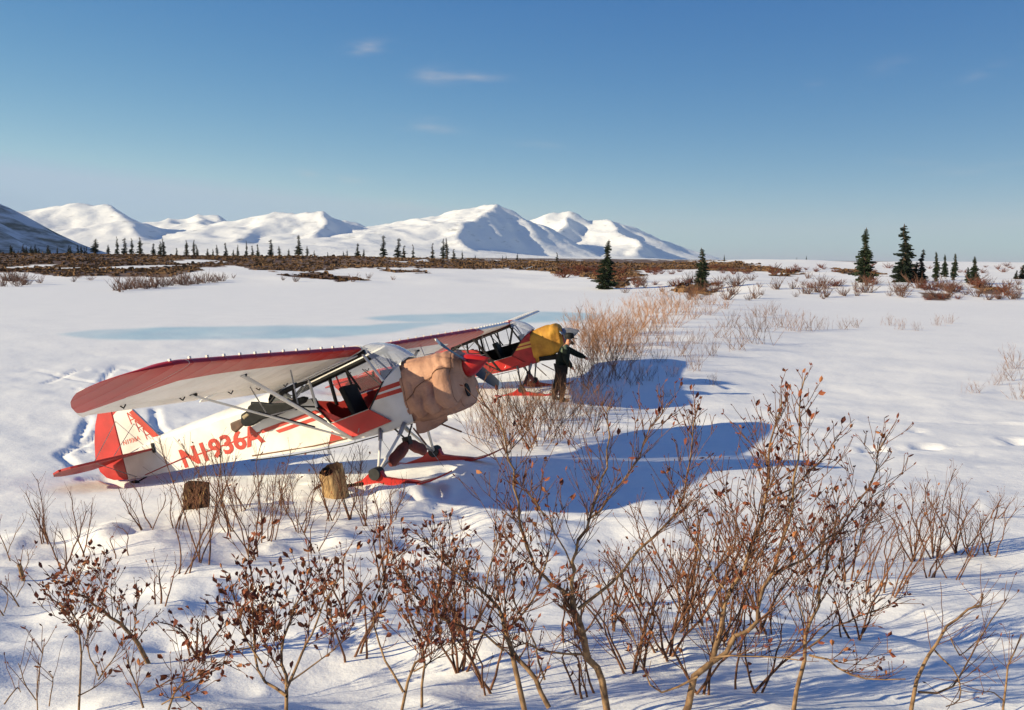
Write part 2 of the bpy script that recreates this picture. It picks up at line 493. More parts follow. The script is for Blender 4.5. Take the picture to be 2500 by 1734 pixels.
def build_ground():
    ang_in = np.linspace(-36, 36, 420); ang_out = np.concatenate([np.linspace(36, 324, 74)[1:-1]])
    angs = np.radians(np.concatenate([ang_in, ang_out]))
    rad = [.6]
    while rad[-1] < 34: rad.append(rad[-1] * 1.0095 + .004)
    while rad[-1] < 330: rad.append(rad[-1] * 1.013)
    while rad[-1] < 11500: rad.append(rad[-1] * 1.09)
    rad = np.array(rad); na, nr = len(angs), len(rad)
    A, RR = np.meshgrid(angs, rad)
    X, Y = RR * np.sin(A), RR * np.cos(A)
    Z = height(X.ravel(), Y.ravel()).reshape(X.shape)
    verts = np.stack([X.ravel(), Y.ravel(), Z.ravel()], 1)
    centre = np.array([[0, 0, hz(0, 0)]])
    verts = np.concatenate([verts, centre])
    i, k = np.meshgrid(np.arange(nr - 1), np.arange(na), indexing='ij')
    k2 = (k + 1) % na
    quads = np.stack([i * na + k, i * na + k2, (i + 1) * na + k2, (i + 1) * na + k], -1).reshape(-1, 4)[:, ::-1]
    tris = [(nr * na, q, (q + 1) % na) for q in range(na)]
    me = bpy.data.meshes.new("ground")
    nq = len(quads)
    me.vertices.add(len(verts)); me.vertices.foreach_set('co', verts.astype(np.float32).ravel())
    loops = np.concatenate([quads.ravel(), np.array(tris)[:, ::-1].ravel()])
    me.loops.add(len(loops)); me.loops.foreach_set('vertex_index', loops.astype(np.int32))
    starts = np.concatenate([np.arange(nq) * 4, nq * 4 + np.arange(na) * 3])
    me.polygons.add(nq + na); me.polygons.foreach_set('loop_start', starts.astype(np.int32))
    me.update(calc_edges=True); me.validate()
    me.polygons.foreach_set('use_smooth', [True] * len(me.polygons))
    msk = np.concatenate([tundra_mask(X.ravel(), Y.ravel(), Z.ravel()), [0]])
    at = me.attributes.new('tundra', 'FLOAT', 'POINT'); at.data.foreach_set('value', msk.astype(np.float32))
    at = me.attributes.new('ice', 'FLOAT', 'POINT'); at.data.foreach_set('value', np.concatenate([ice_mask(X.ravel(), Y.ravel(), Z.ravel()), [0]]).astype(np.float32))
    me.materials.append(snow_ground_material())
    o = obj("ground", me); tag(o, "snow covered lake shore and tundra plain", kind='structure')
    return o

def snow_ground_material():
    m, nt, b = mat_base("snow_and_tundra")
    N, L = nt.nodes, nt.links
    geo = N.new("ShaderNodeNewGeometry")
    def noise(sc, det=5, rough=.55, vec=None):
        n = N.new("ShaderNodeTexNoise"); n.inputs['Scale'].default_value = sc; n.inputs['Detail'].default_value = det
        n.inputs['Roughness'].default_value = rough
        L.new(vec or geo.outputs['Position'], n.inputs['Vector']); return n.outputs['Fac']
    att = N.new("ShaderNodeAttribute"); att.attribute_name = 'tundra'
    ramp = N.new("ShaderNodeValToRGB")
    e = ramp.color_ramp.elements
    e[0].position = .34; e[0].color = (.075, .034, .018, 1)
    e[1].position = .66; e[1].color = (.24, .155, .08, 1)
    x = e.new(.5); x.color = (.16, .095, .05, 1)
    L.new(noise(.16, 8, .7), ramp.inputs[0])
    snow = N.new("ShaderNodeValToRGB")
    snow.color_ramp.elements[0].position = .3; snow.color_ramp.elements[0].color = (.88, .87, .845, 1)
    snow.color_ramp.elements[1].position = .7; snow.color_ramp.elements[1].color = (.93, .918, .885, 1)
    L.new(noise(.7, 6), snow.inputs[0])
    mix = N.new("ShaderNodeMix"); mix.data_type = 'RGBA'
    L.new(att.outputs['Fac'], mix.inputs['Factor']); L.new(snow.outputs[0], mix.inputs['A']); L.new(ramp.outputs[0], mix.inputs['B'])
    ia = N.new("ShaderNodeAttribute"); ia.attribute_name = 'ice'
    mi = N.new("ShaderNodeMix"); mi.data_type = 'RGBA'
    L.new(ia.outputs['Fac'], mi.inputs['Factor']); L.new(mix.outputs['Result'], mi.inputs['A']); mi.inputs['B'].default_value = (.47, .65, .73, 1)
    L.new(mi.outputs['Result'], b.inputs['Base Color'])
    b.inputs['Roughness'].default_value = .62; b.inputs['Specular IOR Level'].default_value = .25
    mp = N.new("ShaderNodeMapping"); mp.inputs['Scale'].default_value = (1, 1.15, 1); mp.inputs['Rotation'].default_value = (0, 0, R(-20))
    L.new(geo.outputs['Position'], mp.inputs[0])
    add = N.new("ShaderNodeMath"); add.operation = 'MULTIPLY_ADD'
    L.new(noise(4.2, 6, .6, mp.outputs[0]), add.inputs[0]); add.inputs[1].default_value = 1.0
    sm = N.new("ShaderNodeMath"); sm.operation = 'MULTIPLY'; L.new(noise(34, 4, .6), sm.inputs[0]); sm.inputs[1].default_value = .16
    L.new(sm.outputs[0], add.inputs[2])
    bp = N.new("ShaderNodeBump"); bp.inputs['Strength'].default_value = .5; bp.inputs['Distance'].default_value = .03
    L.new(add.outputs[0], bp.inputs['Height']); L.new(bp.outputs[0], b.inputs['Normal'])
    return m
build_ground()

# ------------------------------------------------------------------ mountains
def mountain_material(name, patch=0.0):
    m, nt, b = mat_base(name)
    N, L = nt.nodes, nt.links
    geo = N.new("ShaderNodeNewGeometry")
    n = N.new("ShaderNodeTexNoise"); n.inputs['Scale'].default_value = .010; n.inputs['Detail'].default_value = 9; n.inputs['Roughness'].default_value = .62
    mp = N.new("ShaderNodeMapping"); mp.inputs['Scale'].default_value = (1, .5, 3.2)
    L.new(geo.outputs['Position'], mp.inputs[0]); L.new(mp.outputs[0], n.inputs['Vector'])
    r = N.new("ShaderNodeValToRGB")
    a = .40 if patch else .27
    r.color_ramp.elements[0].position = a; r.color_ramp.elements[0].color = (.07, .065, .06, 1) if patch else (.42, .41, .41, 1)
    r.color_ramp.elements[1].position = a + (.16 if patch else .14); r.color_ramp.elements[1].color = (.62, .62, .64, 1) if patch else (.86, .85, .84, 1)
    L.new(n.outputs['Fac'], r.inputs[0]); L.new(r.outputs[0], b.inputs['Base Color'])
    b.inputs['Roughness'].default_value = .8; b.inputs['Specular IOR Level'].default_value = .1
    bp = N.new("ShaderNodeBump"); bp.inputs['Strength'].default_value = .6; bp.inputs['Distance'].default_value = 12
    L.new(n.outputs['Fac'], bp.inputs['Height']); L.new(bp.outputs[0], b.inputs['Normal'])
    return m

def mountains(name, ridges, x0, x1, y0, y1, step, mat, rough=10, sharp=.02):
    xs = np.arange(x0, x1, step); ys = np.arange(y0, y1, step * 1.6)
    X, Y = np.meshgrid(xs, ys)
    wx = X + fbm(X / 420, Y / 420, 4, 71) * 110; wy = Y + fbm(X / 420, Y / 420, 4, 83) * 110
    acc = np.zeros(X.shape)
    for pts, kl, kr in ridges:
        P = []
        for (px, py, D) in pts:
            v = at_depth(px, py, D); P.append((v.x, v.y, v.z))
        for (a, b) in zip(P[:-1], P[1:]):
            dx, dy = b[0] - a[0], b[1] - a[1]; L = dx * dx + dy * dy
            t = np.clip(((wx - a[0]) * dx + (wy - a[1]) * dy) / L, 0, 1)
            cx, cy, cz = a[0] + t * dx, a[1] + t * dy, a[2] + t * (b[2] - a[2])
            d = np.hypot(wx - cx, wy - cy)
            ss = smooth((wx - cx) / (d + 1), -.7, .5)
            hh = cz * (np.exp(-kl * d / np.maximum(cz, 20)) * (1 - ss) + ss * np.maximum(0, 1 - kr * d / np.maximum(cz, 20)) ** 1.12)
            acc = np.maximum(acc, hh) + sharp * np.minimum(acc, hh)
    Z = acc + (fbm(X / 260, Y / 260, 5, 91) * rough + (.14 - np.abs(fbm(X / 330 + Y / 900, Y / 700, 5, 95))) * rough * 2.6) * np.clip(acc / 120, 0, 1.5)
    edge = np.minimum.reduce([(X - x0), (x1 - X), (Y - y0)]) / 300
    Z = (Z - 4) * np.clip(edge, 0, 1) ** .5
    ny, nx = X.shape
    verts = np.stack([X.ravel(), Y.ravel(), Z.ravel()], 1)
    i, k = np.meshgrid(np.arange(ny - 1), np.arange(nx - 1), indexing='ij')
    q = np.stack([i * nx + k, i * nx + k + 1, (i + 1) * nx + k + 1, (i + 1) * nx + k], -1).reshape(-1, 4)
    me = bpy.data.meshes.new(name); me.from_pydata(verts.tolist(), [], q.tolist())
    me.polygons.foreach_set('use_smooth', [True] * len(me.polygons)); me.materials.append(mat)
    o = obj(name, me); tag(o, kind='structure'); return o

D0 = 6500
RID = [
    # (ridge points px, py, distance), slope to the left, slope to the right
    ([(20, 545, 6600), (110, 519, 6500), (200, 514, 6400), (255, 517, 6300)], .22, .5),
    ([(255, 517, 6300), (300, 540, 6000), (330, 575, 5500), (360, 620, 5000)], .25, .42),
    ([(255, 517, 6300), (330, 546, 6500), (400, 568, 6500), (480, 590, 6400), (560, 625, 6200)], .30, .40),
    ([(365, 553, 7300), (440, 537, 7300), (490, 529, 7200), (525, 532, 7200)], .25, .45),
    ([(490, 529, 7200), (500, 548, 6700), (500, 580, 6000)], .3, .45),
    ([(420, 568, 6500), (580, 551, 6500), (660, 534, 6500), (755, 528, 6400), (786, 531, 6350)], .25, .5),
    ([(786, 531, 6350), (790, 560, 5900), (760, 595, 5300), (740, 620, 4900)], .22, .62),
    ([(786, 531, 6350), (850, 552, 6700), (915, 572, 6700), (960, 590, 6600)], .5, .35),
    ([(640, 560, 6000), (600, 580, 5500), (560, 605, 5100)], .25, .5),
    ([(900, 563, 7600), (950, 551, 7600), (1010, 548, 7500), (1050, 545, 7400)], .2, .4),
    ([(1020, 548, 7200), (1100, 525, 7000), (1160, 514, 6900), (1216, 503, 6800)], .30, .50),
    ([(1216, 503, 6800), (1190, 520, 6500), (1140, 542, 6000), (1130, 570, 5600), (1150, 600, 5200), (1210, 628, 4900)], .24, .62),
    ([(1216, 503, 6800), (1245, 525, 6950), (1275, 556, 7000), (1310, 590, 6800), (1340, 618, 6500)], .55, .45),
    ([(1290, 556, 8200), (1330, 539, 8200), (1360, 532, 8100), (1395, 529, 8100), (1410, 538, 8150), (1440, 550, 8150), (1470, 546, 8100), (1500, 540, 8000)], .45, .45),
    ([(1395, 529, 8100), (1390, 550, 7700), (1350, 580, 7300)], .5, .6),
    ([(1330, 539, 8200), (1310, 565, 7700)], .5, .6),
    ([(1500, 540, 8000), (1515, 565, 7500), (1545, 590, 7000), (1560, 612, 6700)], .40, .70),
    ([(1500, 540, 8000), (1530, 553, 8200), (1610, 578, 8300), (1665, 603, 8300), (1720, 630, 8300)], .45, .35),
]
mountains("mountain_range", RID, -4600, 2600, 4200, 9600, 20, mountain_material("snow_mountain"), rough=17)
HILL = [([(-1050, 170, 1650), (-681, 245, 1900), (-473, 313, 2300), (-250, 387, 3000)], .5, .50)]
mountains("hill", HILL, -3900, -500, 1000, 4200, 16, mountain_material("brushy_snow_hill", 1), rough=6)
# ------------------------------------------------------------------ ski aircraft
WI, WD = R(8.5), R(1.15)      # wing incidence in the body frame, dihedral

def halfw(x):
    if x > .2: return .36 - (x - .2) / .27 * .05
    if x >= -1.5: return .36
    return .36 - (-1.5 - x) * .33 / 3.45
Z_BOT = ([-4.98, -4.74, -3.5, -2.5, -1.2, -.5, 0, .47], [-.36, -.38, -.44, -.53, -.63, -.65, -.65, -.60])
def zbot(x): return float(np.interp(x, *Z_BOT))

def airfoil(s):
    return .8 * (.2969 * math.sqrt(max(s, 0)) - .126 * s - .3516 * s * s + .2843 * s ** 3 - .1015 * s ** 4)
LE_X = ([0, 4.4, 4.6, 5.0, 5.15, 5.25, 5.30], [0, 0, -.05, -.16, -.25, -.36, -.52])
TE_X = ([0, 4.28, 4.45, 4.9, 5.1, 5.22, 5.30], [-1.6, -1.6, -1.5, -1.14, -.94, -.78, -.64])
BAND = ([0, .4, 2.3, 3.3, 3.9, 4.25, 4.5, 5.0, 5.3], [-.22, -.22, -.33, -.38, -.50, -.90, -1.42, -1.2, -.7])

def wing_pt(side, Y, xc, up, s):
    """xc: distance along chord (negative aft), up: +1 upper, -1 lower."""
    le, te = np.interp(Y, *LE_X), np.interp(Y, *TE_X)
    ch = le - te
    t = airfoil(s) * ch
    if Y > 4.6: t *= max(.25, 1 - .8 * (Y - 4.6) / .7)
    z = .60 + (Y - .4) * math.tan(WD) + (t if up > 0 else -t * .22)
    return Vector((xc * math.cos(WI), side * Y, z + xc * math.sin(WI)))

def wing_shell(mb, side, Ya, Yb, n, s_end, band_mats, cap=True):
    rings, cm = [], None
    for Y in np.linspace(Ya, Yb, n):
        le, te = np.interp(Y, *LE_X), np.interp(Y, *TE_X); ch = le - te
        sb = min(max((le - np.interp(Y, *BAND)) / ch, .04), s_end * (.97 if Y < 4.45 else .998))
        ring, cm = [], []
        for s in [s_end + (sb - s_end) * t for t in (0, .25, .5, .75)]:
            ring.append(wing_pt(side, Y, le - s * ch, -1, s)); cm.append(band_mats[0])
        for s in [sb * t for t in (1, .7, .4, .16, .04)]:
            ring.append(wing_pt(side, Y, le - s * ch, -1, s)); cm.append(band_mats[1])
        for s in (0, .006, .025, .06):
            ring.append(wing_pt(side, Y, le - s * ch, 1, s)); cm.append(band_mats[1])
        for s in (.12, .22, .36, .52, .68):
            if s < s_end * .98: ring.append(wing_pt(side, Y, le - s * ch, 1, s)); cm.append(band_mats[0])
        ring.append(wing_pt(side, Y, le - s_end * ch, 1, s_end)); cm.append(band_mats[0])
        rings.append(ring)
    mb.loft(rings, True, 0, cap, cm)

def control_surface(side, Y0, Y1, droop, mat, name, parent, off):
    mb = MB(); rings = []
    for Y in np.linspace(Y0, Y1, 5):
        te = np.interp(Y, *TE_X); a, b = -1.265, te
        hin = wing_pt(side, Y, a, 1, .79); low = wing_pt(side, Y, a, -1, .79)
        mid = (hin + low) / 2; th = (hin.z - low.z) / 2
        d = R(droop)
        tail = mid + Vector(((b - a) * math.cos(WI + d), 0, (b - a) * math.sin(WI + d)))
        rings.append([p - off for p in (mid + Vector((.02, 0, 0)), mid + Vector((-.02, 0, th)), tail + Vector((0, 0, .006)), tail - Vector((0, 0, .006)), mid + Vector((-.02, 0, -th)))])
    mb.loft(rings, True, 0)
    return mb.build(name, mat, parent, 40)

def text_mesh(body, size, bold, name, mat):
    cu = bpy.data.curves.new(name, 'FONT'); cu.body = body; cu.size = size; cu.offset = bold; cu.extrude = .0015
    cu.resolution_u = 4
    t = bpy.data.objects.new(name, cu); col.objects.link(t)
    dg = bpy.context.evaluated_depsgraph_get()
    me = bpy.data.meshes.new_from_object(t.evaluated_get(dg)); bpy.data.objects.remove(t)
    me.materials.clear(); me.materials.append(mat); me.name = name
    return me

def side_pt(x, z, out=0.0, s=-1):
    return Vector((x, s * (halfw(x) + out), z))

def side_decal(name, poly, out, mat, parent, off, cut=10):
    """flat marking on the starboard side, poly in (x, z)"""
    mb = MB()
    def clip(pl, x, keep_less):
        res = []
        for (a, b) in zip(pl, pl[1:] + pl[:1]):
            ia, ib = (a[0] <= x) == keep_less, (b[0] <= x) == keep_less
            if ia: res.append(a)
            if ia != ib: t = (x - a[0]) / (b[0] - a[0]); res.append((x, a[1] + t * (b[1] - a[1])))
        return res
    for lo, hi in ((-9, -1.5), (-1.5, .2), (.2, 9)):
        q = clip(clip(list(poly), lo, False), hi, True)
        if len(q) > 2: mb.prism([side_pt(x, z, out) - off for x, z in q], (0, .0015, 0))
    return mb.build(name, mat, parent)

def make_aircraft(name, ps, o):
    base = Vector((.05, 0, -1.48)); off = base
    root = empty(name, ac(ps, base), ps[0].to_euler())
    P = lambda x, y, z: Vector((x, y, z)) - off
    def part(mb, nm, mats, parent=root, sm=None):
        mb.v = [tuple(Vector(v) - off) for v in mb.v]
        return mb.build(nm, mats, parent, sm)
    body, trim, inner = o['body'], o['trim'], o['inner']

    # ---- fuselage shell: sides with the open cabin, belly, turtledeck
    top_r = ([-4.98, -4.2, -1.80, -1.05, -1.0, -.99, -.81, -.14, .19, .47], [.02, .13, .20, .10, -.03, -.04, -.33, -.27, .07, .23])
    top_l = ([-4.98, -4.2, -1.80, -1.02, -.99, .19, .47], [.02, .13, .20, -.02, -.03, .05, .23])
    xs = sorted(set(list(np.linspace(-4.98, -1.8, 14)) + top_r[0] + [-1.4, -.9, -.6, -.4, .05, .33]))
    fus = MB()
    for s, tp in ((-1, top_r), (1, top_l)):
        rings = [[Vector((x, s * halfw(x), zbot(x))), Vector((x, s * halfw(x), float(np.interp(x, *tp))))] for x in xs]
        fus.loft(rings, False, 0, False)
    fus.loft([[Vector((x, -halfw(x), zbot(x))), Vector((x, 0, zbot(x) - .015)), Vector((x, halfw(x), zbot(x)))] for x in xs], False, 0, False)
    deck = []
    for x in np.linspace(-4.6, -1.80, 10):
        zl = float(np.interp(x, *top_r)); pk = float(np.interp(x, [-4.6, -4.2, -1.8], [.10, .21, .40])); w = halfw(x)
        deck.append([Vector((x, -w * math.cos(a), zl + max(pk - zl, .005) * math.sin(a))) for a in np.linspace(0, math.pi, 9)])
    fus.loft(deck, False, 0, False)
    fuselage = part(fus, "fuselage", body, root, 35)
    # boot cowl behind the engine
    bc = MB(); rings = []
    for x, pk in ((.19, .10), (.30, .20), (.40, .28), (.50, .33)):
        zl = float(np.interp(x, *top_r)); w = halfw(x)
        rings.append([Vector((x, -w * math.cos(a), zl + (pk - zl) * math.sin(a))) for a in np.linspace(0, math.pi, 11)])
    bc.loft(rings, False, 0, False)
    part(bc, "boot_cowl", o['boot'], root, 60)
    # cabin lining, floor, panel
    li = MB()
    xi = [-1.75, -1.4, -1.0, -.6, -.2, .1, .25]
    li.loft([[Vector((x, halfw(x) - .012, zbot(x) + .02)), Vector((x, halfw(x) - .012, float(np.interp(x, *top_l)) - .005))] for x in xi], False, 0, False)
    li.loft([[Vector((x, -halfw(x) + .012, zbot(x) + .02)), Vector((x, -halfw(x) + .012, float(np.interp(x, *top_r)) - .005))] for x in xi], False, 0, False)
    li.loft([[Vector((x, -halfw(x) + .012, zbot(x) + .02)), Vector((x, halfw(x) - .012, zbot(x) + .02))] for x in xi], False, 0, False)
    li.add([(.24, -.34, -.6), (.24, .34, -.6), (.24, .34, .08), (.24, -.34, .08)], [(0, 1, 2, 3)])
    li.add([(-1.76, -.33, -.5), (-1.76, .33, -.5), (-1.76, .33, .22), (-1.76, -.33, .22)], [(0, 1, 2, 3)])
    part(li, "cabin_lining", inner)
    mb = MB(); mb.box((.17, 0, .12), (.05, .62, .22)); part(mb, "instrument_panel", M['dark'])
    # seats
    for (x, z) in ((-.55, -.12), (-1.28, -.16)):
        sb = MB()
        rt = Matrix.Rotation(R(-14), 3, 'Y')
        sb.box((x, 0, z + .04), (.10, .42, .50), rt); sb.box((x + .24, 0, z - .22), (.42, .42, .10), Matrix.Rotation(R(-8), 3, 'Y'))
        s_ = part(sb, "seat", M['black_vinyl'])
        bv = s_.modifiers.new("soft", 'BEVEL'); bv.width = .03; bv.segments = 3
    mb = MB(); mb.tube([(.05, -.05, -.55), (-.12, -.05, -.25), (-.14, -.05, -.08)], .012, 6); part(mb, "control_stick", M['dark'])

    # ---- cabin frame
    def root_line(x): return .60 + x * math.tan(WI) - .03
    frame_tubes = []
    for s in (-1, 1):
        frame_tubes += [([(.02, s * .355, root_line(0) - .02), (-1.62, s * .345, root_line(-1.62) - .03)], .042, 'roof_rail', M['dark'])]
    frame_tubes += [([(-.03, -.37, .55), (.19, -.365, .075)], .022, 'windshield_post', o['post']),
                    ([(-.03, .36, .55), (.17, .36, .07)], .017, 'windshield_post', M['dark']),
                    ([(-1.0, -.365, .42), (-.985, -.365, -.04)], .022, 'door_post', o['post']),
                    ([(-.985, -.367, -.04), (-.81, -.367, -.33)], .012, 'door_post', M['dark']),
                    ([(-.14, -.367, -.27), (.19, -.367, .07)], .012, 'door_post', M['dark']),
                    ([(-1.07, .35, .40), (-1.06, .35, -.06)], .030, 'cabin_tube', M['dark']),
                    ([(-.95, .35, .42), (-.90, .35, -.02)], .013, 'cabin_tube', o['inner']),
                    ([(-.76, .35, .46), (-.70, .35, .0)], .020, 'cabin_tube', M['dark']),
                    ([(-.56, .0, .42), (-.40, .0, .05)], .018, 'cabin_tube', M['dark']),
                    ([(-1.30, -.35, .36), (-1.34, -.35, .0)], .026, 'cabin_tube', M['dark']),
                    ([(-1.05, -.35, .34), (-1.32, -.35, .16)], .011, 'cabin_tube', M['steel']),
                    ([(-1.30, -.35, .20), (-1.60, -.34, .34)], .011, 'cabin_tube', M['steel']),
                    ([(-1.55, -.34, .36), (-1.80, -.32, .20)], .020, 'cabin_tube', M['dark']),
                    ([(-1.55, .34, .36), (-1.80, .32, .20)], .020, 'cabin_tube', M['dark']),
                    ([(.0, .20, .56), (.22, .05, .14)], .012, 'cabin_tube', M['dark']),
                    ([(-.02, -.2, .56), (.22, -.05, .14)], .012, 'cabin_tube', M['dark']),
                    ([(-1.0, -.36, -.03), (-1.78, -.335, .17)], .014, 'window_sill', M['dark'])]
    for pts, r, nm, mt in frame_tubes:
        mb = MB(); mb.tube(pts, r, 8); part(mb, nm, mt, root, 60)
    # windshield: from cowl to wing leading edge
    ws = MB(); rings = []
    low = [(.19, -.36, .075), (.33, -.335, .185), (.49, -.27, .262), (.56, -.14, .315), (.575, 0, .33), (.56, .14, .315), (.49, .27, .262), (.33, .335, .185), (.19, .36, .075)]
    top = [(-.02, -.365, .56), (-.005, -.34, .615), (.01, -.25, .655), (.02, -.12, .67), (.02, 0, .67), (.02, .12, .67), (.01, .25, .655), (-.005, .34, .615), (-.02, .365, .56)]
    for t in np.linspace(0, 1, 7):
        ring = []
        for a, b in zip(low, top):
            a, b = Vector(a), Vector(b); q = a.lerp(b, t); bul = .05 * math.sin(math.pi * t)
            ring.append(q + Vector((bul, 0, bul * .8)))
        rings.append(ring)
    ws.loft(rings, False, 0, False); part(ws, "windshield", M['plexi'], root, 180)
    # side and roof glazing
    mb = MB(); mb.add([(-1.03, -.352, .0), (-1.03, -.352, .39), (-1.55, -.345, .34), (-1.78, -.325, .19)], [(0, 1, 2, 3)])
    part(mb, "rear_window", M['clear'])
    mb = MB(); mb.add([(.12, .352, .08), (-.05, .352, .5), (-1.55, .345, .34), (-1.78, .325, .19), (-1.0, .352, .0)], [(0, 1, 2, 3, 4)])
    part(mb, "side_window", M['clear'])
    mb = MB(); rings = []
    for x in np.linspace(-.02, -1.80, 8):
        zc = .665 + x * math.tan(WI); rings.append([Vector((x, -.36 * math.cos(a), zc - .05 + (.06 if x > -1.5 else .02) * math.sin(a))) for a in np.linspace(0, math.pi, 7)])
    mb.loft(rings, False, 0, False); part(mb, "skylight", M['plexi'] if o['open_top'] else body, root, 60)
    # lower door folded down, upper window folded up under the wing
    dr = MB(); q = [(-.80, -.325), (-.14, -.268), (.185, -.52), (-.53, -.61)]
    dr.prism([(x, -(.372 + .02 * (z < -.4)), z) for x, z in q], (0, -.018, 0)); door = part(dr, "door", trim)
    mb = MB(); mb.tube([(-.80, -.385, -.325), (-.14, -.385, -.268)], .009, 6); part(mb, "hinge", M['steel'], door)
    mb = MB(); mb.tube([(-.36, -.400, -.50), (-.40, -.402, -.56)], .008, 6); part(mb, "handle", M['steel'], door)
    wd = MB(); cs = [wing_pt(-1, Y, xc, -1, .5) + Vector((0, 0, -.035 - .05 * (Y > .6))) for (Y, xc) in ((.40, -.10), (.40, -.98), (.86, -.90), (.86, -.14))]
    for a, b in zip(cs, cs[1:] + cs[:1]): wd.tube([a, b], .012, 6)
    dw = part(wd, "door_window", o['post'])
    mb = MB(); mb.add(cs, [(0, 1, 2, 3)]); part(mb, "pane", M['clear'], dw)

    # ---- wings
    for s in (-1, 1):
        w = MB()
        wing_shell(w, s, .385, 4.27, 22, .785, (0, 1)); wing_shell(w, s, 4.28, 5.30, 16, 1.0, (0, 1))
        wing = part(w, "wing", [o['wing'], o['wing_band']], root, 50)
        control_surface(s, .42, 2.22, o['droop'], o['wing'], "flap", wing, off)
        control_surface(s, 2.26, 4.26, 0, o['wing'], "aileron", wing, off)
        rr = MB()      # pale root rib lip along the fuselage
        rr.tube([wing_pt(s, .382, -c * 1.6, u, c) for c, u in ((.7, -1), (.4, -1), (.15, -1), (.04, -1), (.01, -1), (0, 1), (.012, 1), (.04, 1), (.12, 1))], .016, 6)
        part(rr, "root_fairing", body, wing, 60)
        vg = MB()
        for Y in np.arange(.75, 4.75, .31):
            c = wing_pt(s, Y, np.interp(Y, *LE_X) - .075, 1, .055)
            vg.box(c + Vector((0, 0, .008)), (.030, .026, .026), Matrix.Rotation(R(14 * s), 3, 'Z'))
        tag(part(vg, "vortex_generators", o['tabs'], wing), kind='stuff')
        for Y in (.62, 1.3, 1.95, 2.95, 4.0):                      # hinge brackets below the trailing edge
            mb = MB(); a = wing_pt(s, Y, -1.24, -1, .78)
            mb.tube([a + Vector((.02, 0, -.005)), a + Vector((-.02, 0, -.04)), a + Vector((-.06, 0, -.005))], .009, 5); part(mb, "hinge_bracket", M['dark'], wing)
        # struts: front and rear to one fitting low on the fuselage
        fit = Vector((-.545, s * .37, -.615))
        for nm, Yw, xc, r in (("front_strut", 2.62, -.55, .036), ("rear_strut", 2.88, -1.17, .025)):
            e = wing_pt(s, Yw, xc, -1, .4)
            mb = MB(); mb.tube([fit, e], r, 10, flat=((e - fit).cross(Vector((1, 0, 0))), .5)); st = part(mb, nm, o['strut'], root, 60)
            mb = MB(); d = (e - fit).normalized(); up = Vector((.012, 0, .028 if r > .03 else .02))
            mb.tube([fit.lerp(e, .26) + up, fit.lerp(e, .62) + up], r * .42, 6); part(mb, "strut_shade", M['dark'], st)  # dark rod added in place of the shadow along the strut
            mb = MB(); mb.tube([e - d * .05 + Vector((.04, 0, .01)), e + Vector((-.05, 0, .03))], .022, 6); part(mb, "strut_fitting", M['dark'], st)
        f1 = fit.lerp(wing_pt(s, 2.62, -.55, -1, .4), .52); r1 = fit.lerp(wing_pt(s, 2.88, -1.17, -1, .4), .56)
        for a, b in ((f1, wing_pt(s, 1.50, -.55, -1, .4)), (r1, wing_pt(s, 1.62, -1.17, -1, .7)), (f1, r1)):
            mb = MB(); mb.tube([a, b], .010, 6); part(mb, "jury_strut", M['steel'] if s < 0 else M['dark'])
        if s > 0:
            a = wing_pt(1, 2.25, -.30, -1, .2); mb = MB(); mb.tube([a, a + Vector((.02, 0, -.16)), a + Vector((.22, 0, -.17))], .009, 6); part(mb, "pitot_tube", o['strut'], wing)

    # ---- tail
    fin = MB(); t = .022
    fo = [(-4.16, .19), (-4.55, .71), (-4.66, .86), (-4.80, .93), (-4.97, .95), (-4.97, .03), (-4.62, .10)]
    fin.prism([(x, -t, z) for x, z in fo], (0, 2 * t, 0)); fin_o = part(fin, "fin", o['fin'])
    rud = MB()
    ro = [(-5.0, .95), (-5.12, .94), (-5.26, .86), (-5.38, .66), (-5.48, .40), (-5.56, .08), (-5.52, -.12), (-5.42, -.24), (-5.28, -.31), (-5.0, -.36)]
    rud.prism([(x, -.02, z) for x, z in ro], (0, .04, 0)); rud_o = part(rud, "rudder", o['rudder'])
    if o['letters']:
        st = MB(); a = [(-4.17, .20), (-4.56, .725), (-4.64, .70), (-4.30, .20)]
        st.prism([(x, -t - .002, z) for x, z in a], (0, .0015, 0)); part(st, "fin_stripe", M['decal_red'], fin_o)
        cap = MB(); cap.prism([(x, -t - .002, z) for x, z in ((-4.60, .78), (-4.66, .86), (-4.80, .93), (-4.97, .95), (-4.97, .73), (-4.90, .77), (-4.78, .80))], (0, .0015, 0)); part(cap, "fin_tip", M['red'], fin_o)
        for k in range(3):
            x0, z0 = -4.645 + .115 * k, .60 - .155 * k; am = MB()
            for a, b, wdt in (((x0, z0 - .10), (x0 - .035, z0 + .105), .018), ((x0 - .035, z0 + .105), (x0 + .12, z0 - .06), .02), ((x0 - .01, z0 - .03), (x0 + .085, z0 - .02), .016)):
                d = Vector((b[0] - a[0], 0, b[1] - a[1])).normalized(); n = Vector((-d.z, 0, d.x)) * wdt / 2
                A, B_ = Vector((a[0], -t - .003, a[1])), Vector((b[0], -t - .003, b[1]))
                am.prism([A + n, B_ + n, B_ - n, A - n], (0, .0015, 0))
            part(am, "letter_a", M['decal_red'], fin_o)
        me = text_mesh("N1936A", .105, .0015, "registration_small", M['pale_red'])
        tx = obj("registration_small", me, fin_o); tx.matrix_local = Matrix.Translation(P(-4.915, -t - .004, .205)) @ Matrix.Rotation(R(-2), 4, 'Y') @ Matrix.Rotation(R(90), 4, 'X')
